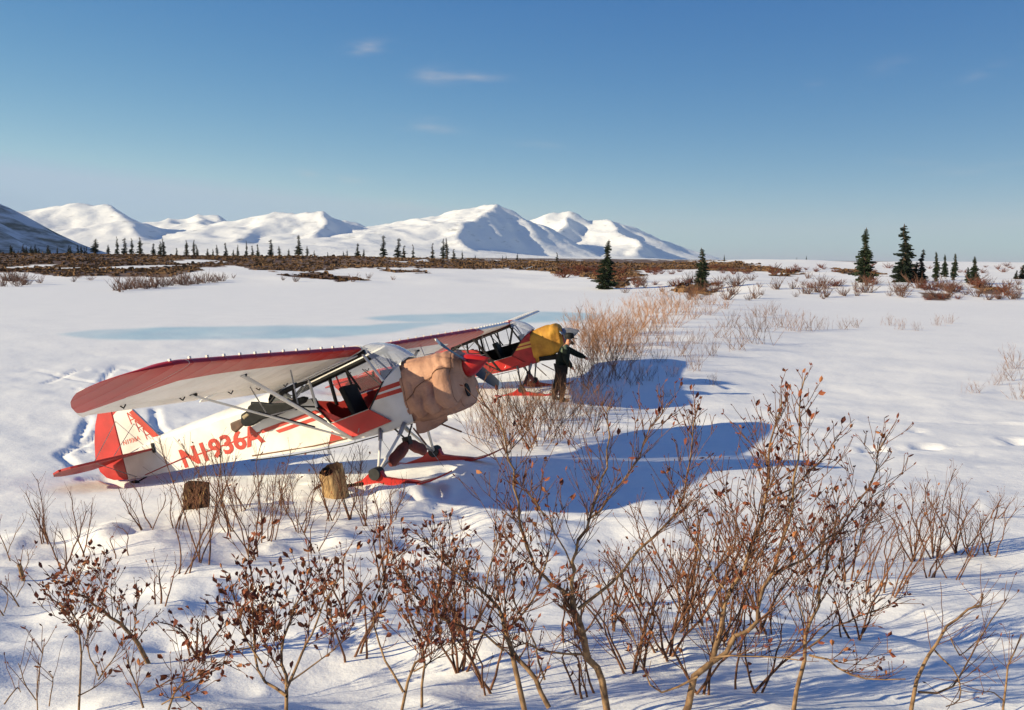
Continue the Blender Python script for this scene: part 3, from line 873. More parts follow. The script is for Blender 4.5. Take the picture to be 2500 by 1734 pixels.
    for s in (-1, 1):
        so = [(-4.27, .04), (-4.42, .60), (-4.62, 1.12), (-4.72, 1.30), (-4.80, 1.36), (-4.97, 1.38), (-4.97, .04)]
        mb = MB(); mb.prism([(x, s * y, .0 + .012 * y) for x, y in so], (0, 0, .034)); stab = part(mb, "stabilizer", o['stab'])
        eo = [(-5.0, .05), (-5.0, 1.40), (-5.16, 1.36), (-5.30, 1.22), (-5.40, .95), (-5.45, .6), (-5.42, .30), (-5.30, .10)]
        mb = MB()
        dr_ = .16
        mb.prism([(x, s * y, .002 + .012 * y + (x + 5.0) * dr_) for x, y in eo], (0, 0, .03)); part(mb, "elevator", o['stab'], stab)
        for a, b in (((-4.95, s * .022, .62), (-4.7, s * .95, .05)), ((-4.6, s * .022, .5), (-4.45, s * .8, .05)), ((-4.78, s * .04, -.36), (-4.7, s * .95, .01)), ((-4.6, s * .06, -.36), (-3.62, s * .17, -.245))):
            mb = MB(); mb.tube([a, b], .006 if b[0] < -4 else .009, 5); part(mb, "brace_wire", M['steel'] if b[0] < -4 else M['red_dull'], stab)
        mb = MB(); mb.box((-4.27, s * .10, .03), (.04, .05, .16)); part(mb, "trim_fitting", M['dark'], stab)
    mb = MB(); mb.tube([(-4.62, 0, -.39), (-4.85, 0, -.44), (-4.98, 0, -.47)], .025, 6, flat=((0, 0, 1), .5)); part(mb, "tail_spring", M['dark'])
    wb = MB(); wb.tube([(-4.92, -.045, -.48), (-4.92, .045, -.48)], .085, 14); tw = part(wb, "tail_wheel", M['rubber'], root, 40)
    mb = MB(); mb.tube([(-4.92, -.06, -.40), (-4.92, -.06, -.48), (-4.92, .06, -.48), (-4.92, .06, -.40)], .012, 6); part(mb, "fork", M['steel'], tw)
    # ---- belly antenna lines and seams
    mb = MB(); mb.tube([(x, -halfw(x) - .004, zbot(x) + .045 - .0) for x in (-2.35, -1.8, -1.2, -.62)], .010, 5); part(mb, "float_fitting_rail", M['rope'])
    mb = MB(); mb.tube([(-2.45, -.20, zbot(-2.45) - .03), (-1.6, -.3, zbot(-1.6) - .045), (-.7, -.33, zbot(-.7) - .05), (-.1, -.33, -.68)], .009, 5); part(mb, "cable", M['dark'])

    # ---- landing gear: two V legs, shock struts in cloth sleeves, skis
    hub = {}
    for s in (-1, 1):
        hub[s] = Vector((.06, s * .95, -1.16))
        for x in (.34, -.06):
            mb = MB(); a = Vector((x, s * .34, -.62)); mb.tube([a, hub[s]], .022, 8, flat=((0, 1, 0), .7)); leg = part(mb, "gear_leg", o['gear'], root, 60)
            mb = MB(); mb.tube([a + Vector((0, 0, .03)), a.lerp(hub[s], .22)], .034, 8); part(mb, "leg_fitting", M['steel'], leg, 60)
    cv = Vector((.14, 0, -.86))
    mb = MB()
    for s in (-1, 1): mb.tube([(.14, s * .32, -.62), cv], .014, 6)
    mb.box(cv, (.10, .12, .12)); cab = part(mb, "cabane", M['dark'])
    for s in (-1, 1):
        mb = MB(); pts = [cv.lerp(hub[s], f) for f in (0, .1, .25, .4, .55, .64)]
        mb.tube([pts[0], hub[s]], .014, 6); ss = part(mb, "shock_strut", M['steel'])
        mb = MB(); mb.tube([p + Vector((0, 0, -.045)) for p in pts], [.05, .085, .10, .09, .095, .05], 10, flat=((1, 0, 0), .6)); part(mb, "shock_sleeve", M['cloth_red'], ss, 60)
    for s in (-1, 1):
        # ski is level with the snow, not with the fuselage
        wrot = ps[0].inverted() @ (Matrix.Rotation(R(o['head']), 3, 'Z') @ Matrix.Rotation(R(-o['ski_pitch']), 3, 'Y'))
        axle = hub[s] + Vector((0, s * .05, 0))
        sk_root_pt = lambda x, y, z: axle + wrot @ Vector((x, y, z))
        bot, topr = [], []
        prof = [(-.72, .03), (-.60, .005), (-.3, 0), (.2, 0), (.6, .012), (.85, .055), (1.02, .11), (1.12, .15)]
        wid = [.09, .12, .13, .13, .13, .12, .10, .04]
        rings = [[sk_root_pt(x, yy * w, -.20 + z + dz) for yy, dz in ((-1, 0), (1, 0), (1, .022), (-1, .022))] for (x, z), w in zip(prof, wid)]
        mb = MB(); mb.loft(rings, True, 0); ski = part(mb, "ski", o['ski'], root, 40)
        ped = MB()
        pp = [(-.62, -.175), (-.42, -.13), (-.22, -.075), (-.10, .01), (.0, .05), (.08, .03), (.13, -.06), (.30, -.095), (.55, -.13), (.74, -.165), (.5, -.19), (-.4, -.19)]
        ped.prism([sk_root_pt(x, -.045, z) for x, z in pp], wrot @ Vector((0, .09, 0))); part(ped, "pedestal", o['ski'], ski)
        hb = MB(); hb.tube([sk_root_pt(0, -.085, 0), sk_root_pt(0, .085, 0)], .085, 14); part(hb, "hub", M['rubber'], ski, 40)
        tip, tl = sk_root_pt(1.02, 0, 0.03), sk_root_pt(-.66, 0, -.16)
        fr = Vector((.40, s * .30, -.62)); k = fr.lerp(tip, .12); k2 = fr.lerp(tip, .5)
        mb = MB(); mb.tube([fr, tip], .004, 4); cb = part(mb, "check_cable", M['steel'], ski)
        mb = MB(); mb.tube([k, k2], .014, 6); part(mb, "bungee", M['rope'], cb)
        mb = MB(); mb.tube([(-.5, s * .34, -.64), tl], .004, 4); part(mb, "check_cable", M['steel'], ski)

    # ---- engine: cowl, spinner, propeller
    cw = MB(); rings = []
    for x, hw, zt, zb in ((.48, .30, .29, -.56), (.8, .32, .25, -.50), (1.15, .28, .19, -.40), (1.34, .2, .14, -.22)):
        zc, hh = (zt + zb) / 2, (zt - zb) / 2
        rings.append([Vector((x, hw * abs(math.cos(a)) ** .6 * (1 if math.cos(a) > 0 else -1), zc + hh * abs(math.sin(a)) ** .6 * (1 if math.sin(a) > 0 else -1))) for a in np.linspace(0, 2 * math.pi, 20, False)])
    cw.loft(rings, True, 0); part(cw, "cowl", body, root, 60)
    ax = Vector((math.cos(R(4)), 0, math.sin(R(4)))); upv = Vector((-ax.z, 0, ax.x)); hb0 = Vector((1.42, 0, -.02)); yv = Vector((0, 1, 0))
    sp = MB(); rings = []
    for d, r in o['spinner_prof']:
        rings.append([hb0 + ax * d + (upv * math.cos(a) + yv * math.sin(a)) * r for a in np.linspace(0, 2 * math.pi, 18, False)])
    sp.loft(rings, True, 0)
    prop = MB(); an = R(o['prop_angle'])
    bl = upv * math.cos(an) + yv * math.sin(an); tang = ax.cross(bl)
    ring_all = []
    for d in np.linspace(-1.0, 1.0, 23):
        rr_ = abs(d); ch = float(np.interp(rr_, [0, .12, .3, .6, .85, .96, 1.0], [.05, .06, .085, .082, .070, .055, .02])); th = float(np.interp(rr_, [0, .15, .4, 1], [.045, .04, .016, .006]))
        tw_ = math.copysign(1, d) * R(float(np.interp(rr_, [0, .2, 1], [50, 48, 16])))
        c_ = tang * math.cos(tw_) + ax * math.sin(tw_); n_ = ax * math.cos(tw_) - tang * math.sin(tw_)
        ctr = hb0 + bl * d
        ring_all.append([ctr + c_ * ch, ctr + n_ * th, ctr - c_ * ch, ctr - n_ * th * .4])
    prop.loft(ring_all, True, 0); pr = part(prop, "propeller", M['prop'], root, 60)
    for sg in (-1, 1):
        tp = MB(); rs = []
        for d in np.linspace(.90, 1.004, 5) * sg:
            k_ = min(int(round((d + 1) / 2 * 22)), 22)
            rr_ = abs(d); ch = float(np.interp(rr_, [.85, .96, 1.0], [.070, .055, .02])) + .004; tw_ = sg * R(float(np.interp(rr_, [.2, 1], [48, 16])))
            c_ = tang * math.cos(tw_) + ax * math.sin(tw_); n_ = ax * math.cos(tw_) - tang * math.sin(tw_); ctr = hb0 + bl * d
            rs.append([ctr + c_ * ch, ctr + n_ * .012, ctr - c_ * ch, ctr - n_ * .008])
        tp.loft(rs, True, 0); part(tp, "blade_tip", M['white'], pr)
    part(sp, "spinner", o['spinner'], pr, 60)

    # ---- markings
    if o['letters']:
        me = text_mesh("N1936A", .405, .013, "registration", M['decal_red'])
        mid = .33 / 3.45
        d = Vector((1, -mid, 0)).normalized(); z = Vector((0, 0, 1)); nrm = d.cross(z)
        b0 = Vector((-3.745, -halfw(-3.745), -.405)) + nrm * .005 * (1 if nrm.y < 0 else -1)
        wtxt = max(v.co.x for v in me.vertices) - min(v.co.x for v in me.vertices); scx = 1.70 / wtxt
        sl = math.tan(R(2.6)); mx = Matrix.Identity(4)
        upd = (z - d * .16)
        bx = (d + z * sl) * scx
        for r_ in range(3): mx[r_][0], mx[r_][1], mx[r_][2], mx[r_][3] = bx[r_], upd[r_], (nrm if nrm.y < 0 else -nrm)[r_], (b0 - off)[r_]
        me.transform(mx); obj("registration", me, fuselage)
        for poly in ([(-1.02, -.075), (-1.5, -.105), (-2.06, -.145), (-2.06, -.205), (-1.5, -.160), (-.92, -.125)],
                     [(-.90, -.160), (-1.5, -.195), (-1.80, -.215), (-1.74, -.265), (-1.5, -.250), (-.86, -.215)],
                     [(-2.06, -.162), (-3.58, -.262), (-3.58, -.284), (-2.06, -.190)]):
            side_decal("stripe", poly, .003, M['decal_red'], fuselage, off)
        side_decal("stripe", [(-.84, -.435), (-.95, -.62), (-.67, -.60)], .003, M['decal_red'], fuselage, off)
        for poly in ([(.46, .015), (.125, -.010), (.065, -.075), (.46, -.050)], [(.46, -.085), (.035, -.105), (-.03, -.165), (.46, -.150)]):
            side_decal("stripe", poly, .003, M['decal_red'], fuselage, off)
    else:
        for poly in ([(.46, .02), (.14, .0), (.08, -.06), (.46, -.045)], [(.46, -.085), (.05, -.095), (-.02, -.155), (.46, -.145)], [(-1.0, -.10), (-4.0, -.10), (-4.0, -.15), (-.93, -.16)]):
            side_decal("stripe", poly, .003, M['yellow'], fuselage, off)
    return root

cone = [(-.10, .155), (.0, .165), (.05, .15), (.15, .10), (.25, .045), (.31, .006)]
A1 = make_aircraft("ski_plane", POSE1, dict(body=M['white'], trim=M['red'], inner=M['red'], boot=M['white'], post=M['white'], wing=M['wing_white'], wing_band=M['wing_red'], strut=M['white'],
     tabs=M['white'], fin=M['white'], rudder=M['red'], stab=M['red_dull'], gear=M['white'], ski=M['red'], spinner=M['red'], spinner_prof=cone, prop_angle=115, letters=True, open_top=True,
     droop=6, head=-19.0, ski_pitch=8))
tag(A1, "white and red ski plane with tan quilted nose cover and lettering N1936A", "airplane")
A2 = make_aircraft("ski_plane", POSE2, dict(body=M['red_dull'], trim=M['red'], inner=M['black_vinyl'], boot=M['red_dull'], post=M['dark'], wing=M['wing_white'], wing_band=M['wing_white'], strut=M['dark'],
     tabs=M['white'], fin=M['red'], rudder=M['red'], stab=M['red_dull'], gear=M['dark'], ski=M['red'], spinner=M['steel'], spinner_prof=[(-.12, .19), (.03, .18), (.14, .14), (.26, .07), (.34, .02), (.36, .004)], prop_angle=97, letters=False, open_top=False,
     droop=0, head=-11.7, ski_pitch=3))
tag(A2, "red ski plane with yellow stripes and yellow nose cover behind the white plane", "airplane")

# ---- quilted engine covers
def superring(x, hw, zt, zb, n, p, fn):
    zc, hh = (zt + zb) / 2, (zt - zb) / 2; ring = []
    for k in range(n):
        a = 2 * math.pi * k / n; c, s = math.cos(a), math.sin(a)
        q = Vector((0, hw * math.copysign(abs(c) ** p, c), hh * math.copysign(abs(s) ** p, s)))
        d = q.normalized(); ring.append(Vector((x, 0, zc)) + q + d * fn(x, a))
    return ring

def quilt_material(name, a, b, sheen=.0, bscale=26):
    m = paint(name, a, .66, .1, 3, spec=.25, dirt=b)
    nt = m.node_tree; N, L = nt.nodes, nt.links; bs = N["Principled BSDF"]
    tc = N.new("ShaderNodeTexCoord"); prev = None
    for sc, st, dist in (((4, 4, 13), 2.0, .016), ((14, 5, 5), 2.2, .010), ((1, 1, 1), 70, .002)):      # creases, gathers, weave
        mp = N.new("ShaderNodeMapping"); mp.inputs['Scale'].default_value = sc; mp.inputs['Rotation'].default_value = (.5, .6, .2); L.new(tc.outputs['Object'], mp.inputs[0])
        nz = N.new("ShaderNodeTexNoise"); nz.inputs['Scale'].default_value = st * .55; nz.inputs['Detail'].default_value = 3; nz.inputs['Distortion'].default_value = .8; L.new(mp.outputs[0], nz.inputs['Vector'])
        bp = N.new("ShaderNodeBump"); bp.inputs['Strength'].default_value = .75; bp.inputs['Distance'].default_value = dist; L.new(nz.outputs['Fac'], bp.inputs['Height'])
        if prev: L.new(prev, bp.inputs['Normal'])
        prev = bp.outputs[0]
    L.new(prev, bs.inputs['Normal'])
    return m
def cover1():
    mb = MB(); rings = []
    lobes = [(.23, 205, .10, 14, .13), (.47, 204, .11, 15, .17), (.77, 194, .14, 22, .19), (.10, 196, .08, 18, .04), (.36, 186, .14, 12, .035), (.60, 238, .30, 12, .05), (.22, 236, .16, 12, .05), (.85, 160, .12, 18, .03), (.62, 150, .14, 20, .025), (.30, 150, .16, 18, .02)]
    def puff(x, a):
        u = (x - .44) / .90; deg = math.degrees(a) % 360; t = 0
        for (cu, ca, su, sa, am) in lobes:
            for c_ in (ca, (540 - ca) % 360):
                q = ((u - cu) / su) ** 2 + ((deg - c_) / sa) ** 2
                if q < 2.2: t = max(t, am * max(0, 1 - q / 2.2) ** .4)
        low = smooth(-math.sin(a), -.2, .5)
        f1 = fbm(np.array([x * 9. + a * 1.5]), np.array([a * 5.]), 3, 5)[0]; f2 = fbm(np.array([x * 22.]), np.array([a * 6. + x * 8]), 2, 15)[0]
        crease = -.014 * max(0, .12 - abs(f1)) / .12 * (.35 + .65 * low) - .006 * max(0, .14 - abs(f2)) / .14
        pleat = .007 * math.sin(46 * x - 4 * a) * (math.sin(a) > .1) * smooth(u, .35, .8) + .010 * math.sin(19 * a + 6 * x) * max(0, 1 - u * 2.2)
        base_in = -.055 * smooth(abs(math.cos(a)), .3, .8) * smooth(-math.sin(a), .1, .5)
        return float((t + base_in) * smooth(u, .0, .1) + crease + pleat + f1 * .008)
    st = [(.42, .335, .27, -.655), (.47, .335, .29, -.68), (.55, .35, .29, -.67), (.64, .36, .285, -.665), (.73, .37, .28, -.655), (.82, .375, .275, -.645), (.91, .38, .27, -.635), (1.0, .38, .265, -.625),
          (1.09, .38, .26, -.615), (1.17, .375, .25, -.605), (1.24, .365, .235, -.59), (1.30, .335, .20, -.56), (1.34, .26, .14, -.47), (1.35, .16, .08, -.32)]
    xs_ = [s[0] for s in st]
    for x in list(np.linspace(.42, 1.30, 54)) + [1.32, 1.34, 1.345, 1.35]:
        hw, zt, zb = (float(np.interp(x, xs_, [s[k] for s in st])) for k in (1, 2, 3))
        rings.append(superring(x, hw, zt, zb, 84, .62, puff if x < 1.33 else (lambda x, a: 0)))
    mb.loft(rings, True, 0, False)
    mb.add(rings[-1], [tuple(range(84))])
    # loose skirt hanging behind the bottom, split at the back
    sk = []
    for x, z in ((.50, -.60), (.62, -.64), (.80, -.655), (1.0, -.62)):
        sk.append([Vector((x + .02 * k, -.30 + .02 * math.sin(9 * x), z - d)) for k, d in ((0, 0), (-.4, .09), (-1.2, .19 - .12 * (x - .5) * 2))])
    mb.loft(sk, False, 0, False)
    off = Vector((.8, 0, -.66))
    mb.v = [tuple(Vector(v) - off) for v in mb.v]
    root = mb.build("engine_cover", quilt_material("tan_quilted_nylon", (.42, .23, .15), (.30, .155, .10)), None, 180)
    root.location = ac(POSE1, off); root.rotation_euler = POSE1[0].to_euler()
    # cord round the cover and dark intake hole in front
    def flank(x, a, add=.012):
        hw, zt, zb = (float(np.interp(x, xs_, [s[k] for s in st])) for k in (1, 2, 3))
        c, s = math.cos(a), math.sin(a); q = Vector((0, (hw + add) * math.copysign(abs(c) ** .62, c), ((zt - zb) / 2 + add) * math.copysign(abs(s) ** .62, s)))
        return Vector((x, 0, (zt + zb) / 2)) + q + q.normalized() * puff(x, a) - off
    rp = MB(); rp.tube([flank(x, math.radians(an)) for x, an in zip(np.linspace(.44, 1.30, 30), np.linspace(184, 166, 30))], .006, 5); rp.build("cord", M['rope'], root, 60)
    for xs0 in (.455, 1.26):
        sm_ = MB(); sm_.tube([flank(xs0 + .012 * math.sin(3 * t_), t_, .002) for t_ in np.linspace(0, 2 * math.pi, 72)], .004, 4); sm_.build("seam", M['rope'], root, 60)
    hl = MB(); hl.tube([Vector((1.345, -.17, -.36)) - off, Vector((1.362, -.17, -.36)) - off], .075, 14, flat=((0, 0, 1), 1.3)); hl.build("intake_opening", M['black_vinyl'], root, 40)
    wr = MB(); wr.tube([Vector((1.335, .20 * math.cos(a), -.02 + .17 * math.sin(a) - .03)) - off for a in np.linspace(0, 2 * math.pi, 18)], .035, 8); wr.build("drawn_collar", root.data.materials[0], root, 180)
    tag(root, "tan quilted engine cover wrapped round the nose of the white plane", "cover")
cover1()
def cover2():
    mb = MB(); rings = []
    st = [(.44, .335, .26, -.62), (.6, .35, .30, -.58), (.9, .37, .34, -.52), (1.15, .37, .33, -.46), (1.26, .33, .29, -.38), (1.32, .24, .20, -.25), (1.33, .17, .12, -.16)]
    xs_ = [s[0] for s in st]
    def puff(x, a): return .012 * math.sin(5 * a + 6 * x) + float(fbm(np.array([x * 5.]), np.array([a * 2.]), 3, 8)[0]) * .03 + .012 * math.sin(26 * x + 2 * a) * (x > 1.0)
    for x in np.linspace(.44, 1.33, 34):
        hw, zt, zb = (float(np.interp(x, xs_, [s[k] for s in st])) for k in (1, 2, 3)); rings.append(superring(x, hw, zt, zb, 56, .66, puff))
    mb.loft(rings, True, 0, True)
    off = Vector((.8, 0, -.58)); mb.v = [tuple(Vector(v) - off) for v in mb.v]
    root = mb.build("engine_cover", quilt_material("yellow_canvas", (.46, .235, .032), (.33, .145, .022)), None, 180)
    root.location = ac(POSE2, off); root.rotation_euler = POSE2[0].to_euler()
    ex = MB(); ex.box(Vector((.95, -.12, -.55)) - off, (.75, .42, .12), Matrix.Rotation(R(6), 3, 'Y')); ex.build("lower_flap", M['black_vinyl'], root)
    tag(root, "yellow canvas engine cover on the nose of the red plane", "cover")
cover2()

# ---- rifle shaped bundle lashed across the struts of the white plane
def gun_case():
    off = Vector((-1.7, -.46, -.15)); root = empty("gun_case", ac(POSE1, off), POSE1[0].to_euler())
    Y = -.46; dz = .05
    def pl(pts, nm, mat, t=.07):
        mb = MB(); mb.prism([Vector((x, Y, z + dz)) - off for x, z in pts], (0, -t, 0)); o_ = mb.build(nm, mat, root); b_ = o_.modifiers.new("round", 'BEVEL'); b_.width = .02; b_.segments = 3; return o_
    pl([(-2.43, .02), (-2.20, .045), (-2.14, .0), (-2.22, -.07), (-2.38, -.145), (-2.44, -.08)], "stock", paint("brown_leather", (.085, .040, .022), .6, .3, 12), .06)
    pl([(-2.18, .10), (-2.06, .135), (-2.02, .19), (-1.90, .23), (-1.80, .20), (-1.60, .13), (-1.40, .10), (-1.08, .115), (-1.0, .08), (-1.06, .02), (-1.30, -.02), (-1.62, -.06), (-1.86, -.055), (-1.95, -.085), (-2.06, -.105), (-2.17, -.09), (-2.22, -.02)], "body", M['black_vinyl'], .09)
    pl([(-2.17, .07), (-2.06, .10), (-2.02, .06), (-2.14, .01)], "pocket", paint("khaki_canvas", (.28, .22, .13), .8, .15, 14), .105)
    mb = MB(); mb.tube([Vector((-2.03, Y - .04, .16)) - off, Vector((-1.96, Y - .05, .285)) - off, Vector((-1.82, Y - .05, .25)) - off], .014, 6); mb.build("carry_strap", M['black_vinyl'], root, 60)
    tag(root, "dark gun case with brown stock lashed between fuselage and struts of the white plane", "gun case")
gun_case()
# ------------------------------------------------------------------ vegetation
def bark(name, a, b):
    return paint(name, a, .8, .1, 25, bump=.004, bscale=60, spec=.15, dirt=b)
M['bark'] = bark('pale_birch_bark', (.27, .165, .085), (.10, .058, .035))
M['twig'] = bark('red_brown_twig', (.18, .085, .046), (.075, .034, .022))
M['willow'] = bark('tan_willow', (.24, .125, .068), (.11, .055, .03))
M['far_twig'] = bark('dusky_shrub', (.16, .085, .06), (.07, .04, .032))
M['leafs'] = [paint('dead_leaf_%d' % i, c, .7, .25, 20, spec=.2) for i, c in enumerate([(.20, .060, .028), (.15, .040, .022), (.30, .115, .045), (.10, .030, .020)])]

def leaf_mesh(name, mat, L, W, curl, seed):
    r = random.Random(seed)
    pts = [(0, 0, 0), (.3, .8, 0), (.62, 1, 0), (1, .1, 0), (.62, -1, 0), (.3, -.8, 0)]
    v = [(x * L, y * W * r.uniform(.75, 1.1), curl * (abs(y) * W * .9 + .4 * L * x * x * r.uniform(.5, 1.4))) for x, y, z in pts]
    v += [(.45 * L, 0, -.004)]
    mb = MB(); mb.add(v, [(0, 1, 6), (1, 2, 6), (2, 3, 6), (3, 4, 6), (4, 5, 6), (5, 0, 6)])
    return mb.mesh(name, mat)
LEAVES = [leaf_mesh("leaf", M['leafs'][i % 4], random.uniform(.028, .044), random.uniform(.007, .012), random.choice((-1, 1)) * random.uniform(.5, 1.1), i) for i in range(12)]
# bud / catkin clusters: narrow
LEAVES += [leaf_mesh("leaf", M['leafs'][i % 2 + (i % 3 == 0) * 2], .034, .005, .5, 40 + i) for i in range(6)]

def spline(pts, n):
    pts = [Vector(p) for p in pts]
    if len(pts) < 3: return [pts[0].lerp(pts[-1], i / (n - 1)) for i in range(n)]
    P = [pts[0] * 2 - pts[1]] + pts + [pts[-1] * 2 - pts[-2]]; out = []
    segs = len(pts) - 1
    for i in range(n):
        t = i / (n - 1) * segs; k = min(int(t), segs - 1); u = t - k
        p0, p1, p2, p3 = P[k:k + 4]
        out.append(.5 * ((2 * p1) + (p2 - p0) * u + (2 * p0 - 5 * p1 + 4 * p2 - p3) * u * u + (3 * p1 - p0 - 3 * p2 + p3) * u ** 3))
    return out

class Shrub:
    def __init__(s, seed, leafy=1.0):
        s.r = random.Random(seed); s.stem = MB(); s.twig = MB(); s.leaf = []; s.leafy = leafy; s.tips = []
    def limb(s, pts, r0, r1, depth, n=None, thin=False):
        """a limb along pts with side shoots; depth = levels of shoots still to grow"""
        n = n or max(5, 2 * len(pts))
        sp = spline(pts, n)
        L = sum((b - a).length for a, b in zip(sp[:-1], sp[1:]))
        for i in range(1, n - 1):
            w = min(.014, L * .014); sp[i] = sp[i] + Vector((s.r.uniform(-w, w), s.r.uniform(-w, w), s.r.uniform(-w, w)))
        rad = [r0 + (r1 - r0) * (i / (n - 1)) ** .8 for i in range(n)]
        (s.twig if thin else s.stem).tube(sp, rad, 4 if thin else 7, cap=False)
        if depth > 0:
            k = max(2, int(L / (.036 if depth > 1 else .055)))
            for i in range(k):
                t = s.r.uniform(.12, .98) ** .75; j = min(int(t * (n - 1)), n - 2)
                p = sp[j].lerp(sp[j + 1], t * (n - 1) - j); d = (sp[j + 1] - sp[j]).normalized()
                s.shoot(p, d, rad[j] * s.r.uniform(.22, .40), (L * (1 - t) * .36 + .13) * s.r.uniform(.55, 1.15), depth - 1)
        s.bud(sp[-1], (sp[-1] - sp[-2]).normalized(), 2)
        return sp
    def shoot(s, p, d, r, L, depth):
        side = Vector((s.r.uniform(-1, 1), s.r.uniform(-1, 1) * .8, s.r.uniform(-.1, .7))).normalized()
        a = (d * .8 + side * .85).normalized(); r = max(min(r, .005), .0017)
        n = 4 if L < .25 else 6; pts = [p]
        for i in range(n - 1):
            a = (a + Vector((s.r.uniform(-.16, .16), s.r.uniform(-.16, .16), .08 + s.r.uniform(-.06, .1)))).normalized()
            pts.append(pts[-1] + a * (L / (n - 1)))
        s.twig.tube(pts, [r + (max(.0012, r * .4) - r) * i / (n - 1) for i in range(n)], 4, cap=False)
        if depth > 0:
            for i in range(max(1, int(L / .065))):
                j = s.r.randrange(0, n - 1); q = pts[j].lerp(pts[j + 1], s.r.random())
                s.shoot(q, (pts[j + 1] - pts[j]).normalized(), r * .6, L * s.r.uniform(.25, .5), depth - 1)
        for i in range(int(L / .06)):
            if s.r.random() < .5 * s.leafy:
                j = s.r.randrange(0, n - 1); s.bud(pts[j].lerp(pts[j + 1], s.r.random()), a, 1)
        s.bud(pts[-1], a, s.r.choice((1, 1, 2, 3)))
    def bud(s, p, d, k):
        for i in range(k):
            if s.r.random() > .8 * min(s.leafy, 1.2): continue
            dd = (d + Vector((s.r.uniform(-.8, .8), s.r.uniform(-.8, .8), s.r.uniform(-.7, .5)))).normalized()
            big = s.r.random() < .42 * s.leafy
            s.leaf.append((p.copy(), dd, s.r.uniform(.55, 1.15) if big else s.r.uniform(.35, .75), s.r.randrange(12) if big else 12 + s.r.randrange(6)))
    def finish(s, name, label, cat, group=None, base=None, stem_mat=None, single=140, min_leaf=0):
        base = Vector(base)
        root = empty(name, base); tag(root, label, cat, group)
        sh = lambda mb: setattr(mb, 'v', [tuple(Vector(v) - base) for v in mb.v])
        if s.stem.v: sh(s.stem); s.stem.build("stem", stem_mat or M['bark'], root, 180)
        if s.twig.v: sh(s.twig); tag(s.twig.build("twigs", M['twig'], root, 180), kind='stuff')
        s.leaf.sort(key=lambda q: -q[2] * (2.2 if q[3] < 12 else 1))
        def mat_of(p, dd, sc):
            q = dd.to_track_quat('X', 'Z').to_matrix().to_4x4() @ Matrix.Rotation(s.r.uniform(0, 6.28), 4, 'X')
            return Matrix.Translation(p - base) @ q @ Matrix.Scale(sc, 4)
        for (p, dd, sc, k) in s.leaf[:single]:
            o = bpy.data.objects.new("leaf", LEAVES[k]); col.objects.link(o); o.parent = root; o.matrix_local = mat_of(p, dd, sc)
        rest = s.leaf[single:]
        if rest:
            mb = MB()
            for (p, dd, sc, k) in rest:
                me = LEAVES[k]; mx = mat_of(p, dd, sc)
                mb.add([mx @ v.co for v in me.vertices], [tuple(f.vertices) for f in me.polygons], k % 4 if k < 12 else (k % 2))
            tag(mb.build("leaves", M['leafs'], root), kind='stuff')
        return root

def px_limb(pts, d0, d1):
    """picture points of a limb; its distance runs from d0 at the base to d1 at the tip"""
    n = len(pts); return [at_depth(x, y, d0 + (d1 - d0) * i / (n - 1)) for i, (x, y) in enumerate(pts)]

def rooted(pts, d0):
    """start the limb a little below the snow at its base"""
    p = pts[0]; return [Vector((p.x, p.y, min(p.z, hz(p.x, p.y)) - .06))] + pts[1:] if p.z > hz(p.x, p.y) - .02 else pts

def hero(name, label, limbs, seed, leafy, depth=2, stem_mat=None, single=140):
    """limbs: (pixel points, d0, d1, r0, r1); the first starts at the root"""
    s = Shrub(seed, leafy); base = None
    for (pts, d0, d1, r0, r1) in limbs:
        P = px_limb(pts, d0, d1)
        if base is None:
            P = rooted(P, d0); base = Vector((P[0].x, P[0].y, hz(P[0].x, P[0].y)))
        s.limb(P, r0 * .70, r1 * .9, depth)
    return s.finish(name, label, "shrub", None, base, stem_mat, single)

def gd(px, py):
    g = on_ground(px, py); return g.y

hero("birch_sapling", "tallest pale barked sapling with three long forks in front of the planes",
     [([(1493, 1728), (1470, 1653), (1433, 1598), (1415, 1529), (1404, 1492), (1399, 1460)], 4.35, 4.45, .024, .017),
      ([(1399, 1460), (1341, 1423), (1309, 1377), (1286, 1322), (1268, 1248), (1254, 1165), (1240, 1092), (1215, 1030), (1165, 950)], 4.45, 4.3, .013, .003),
      ([(1399, 1460), (1399, 1391), (1410, 1331), (1433, 1271), (1470, 1184), (1480, 1115), (1484, 1030), (1490, 990)], 4.45, 4.6, .013, .003),
      ([(1411, 1487), (1498, 1418), (1567, 1340), (1636, 1267), (1673, 1184), (1691, 1083), (1706, 985)], 4.45, 4.7, .012, .003),
      ([(1433, 1271), (1498, 1207), (1553, 1129), (1580, 1060), (1630, 985)], 4.55, 4.7, .008, .0025),
      ([(1399, 1391), (1350, 1290), (1310, 1230), (1290, 1200)], 4.45, 4.25, .006, .0022),
      ([(1433, 1598), (1330, 1590), (1290, 1570), (1250, 1585)], 4.4, 4.2, .008, .003)], 1, .55, single=120)
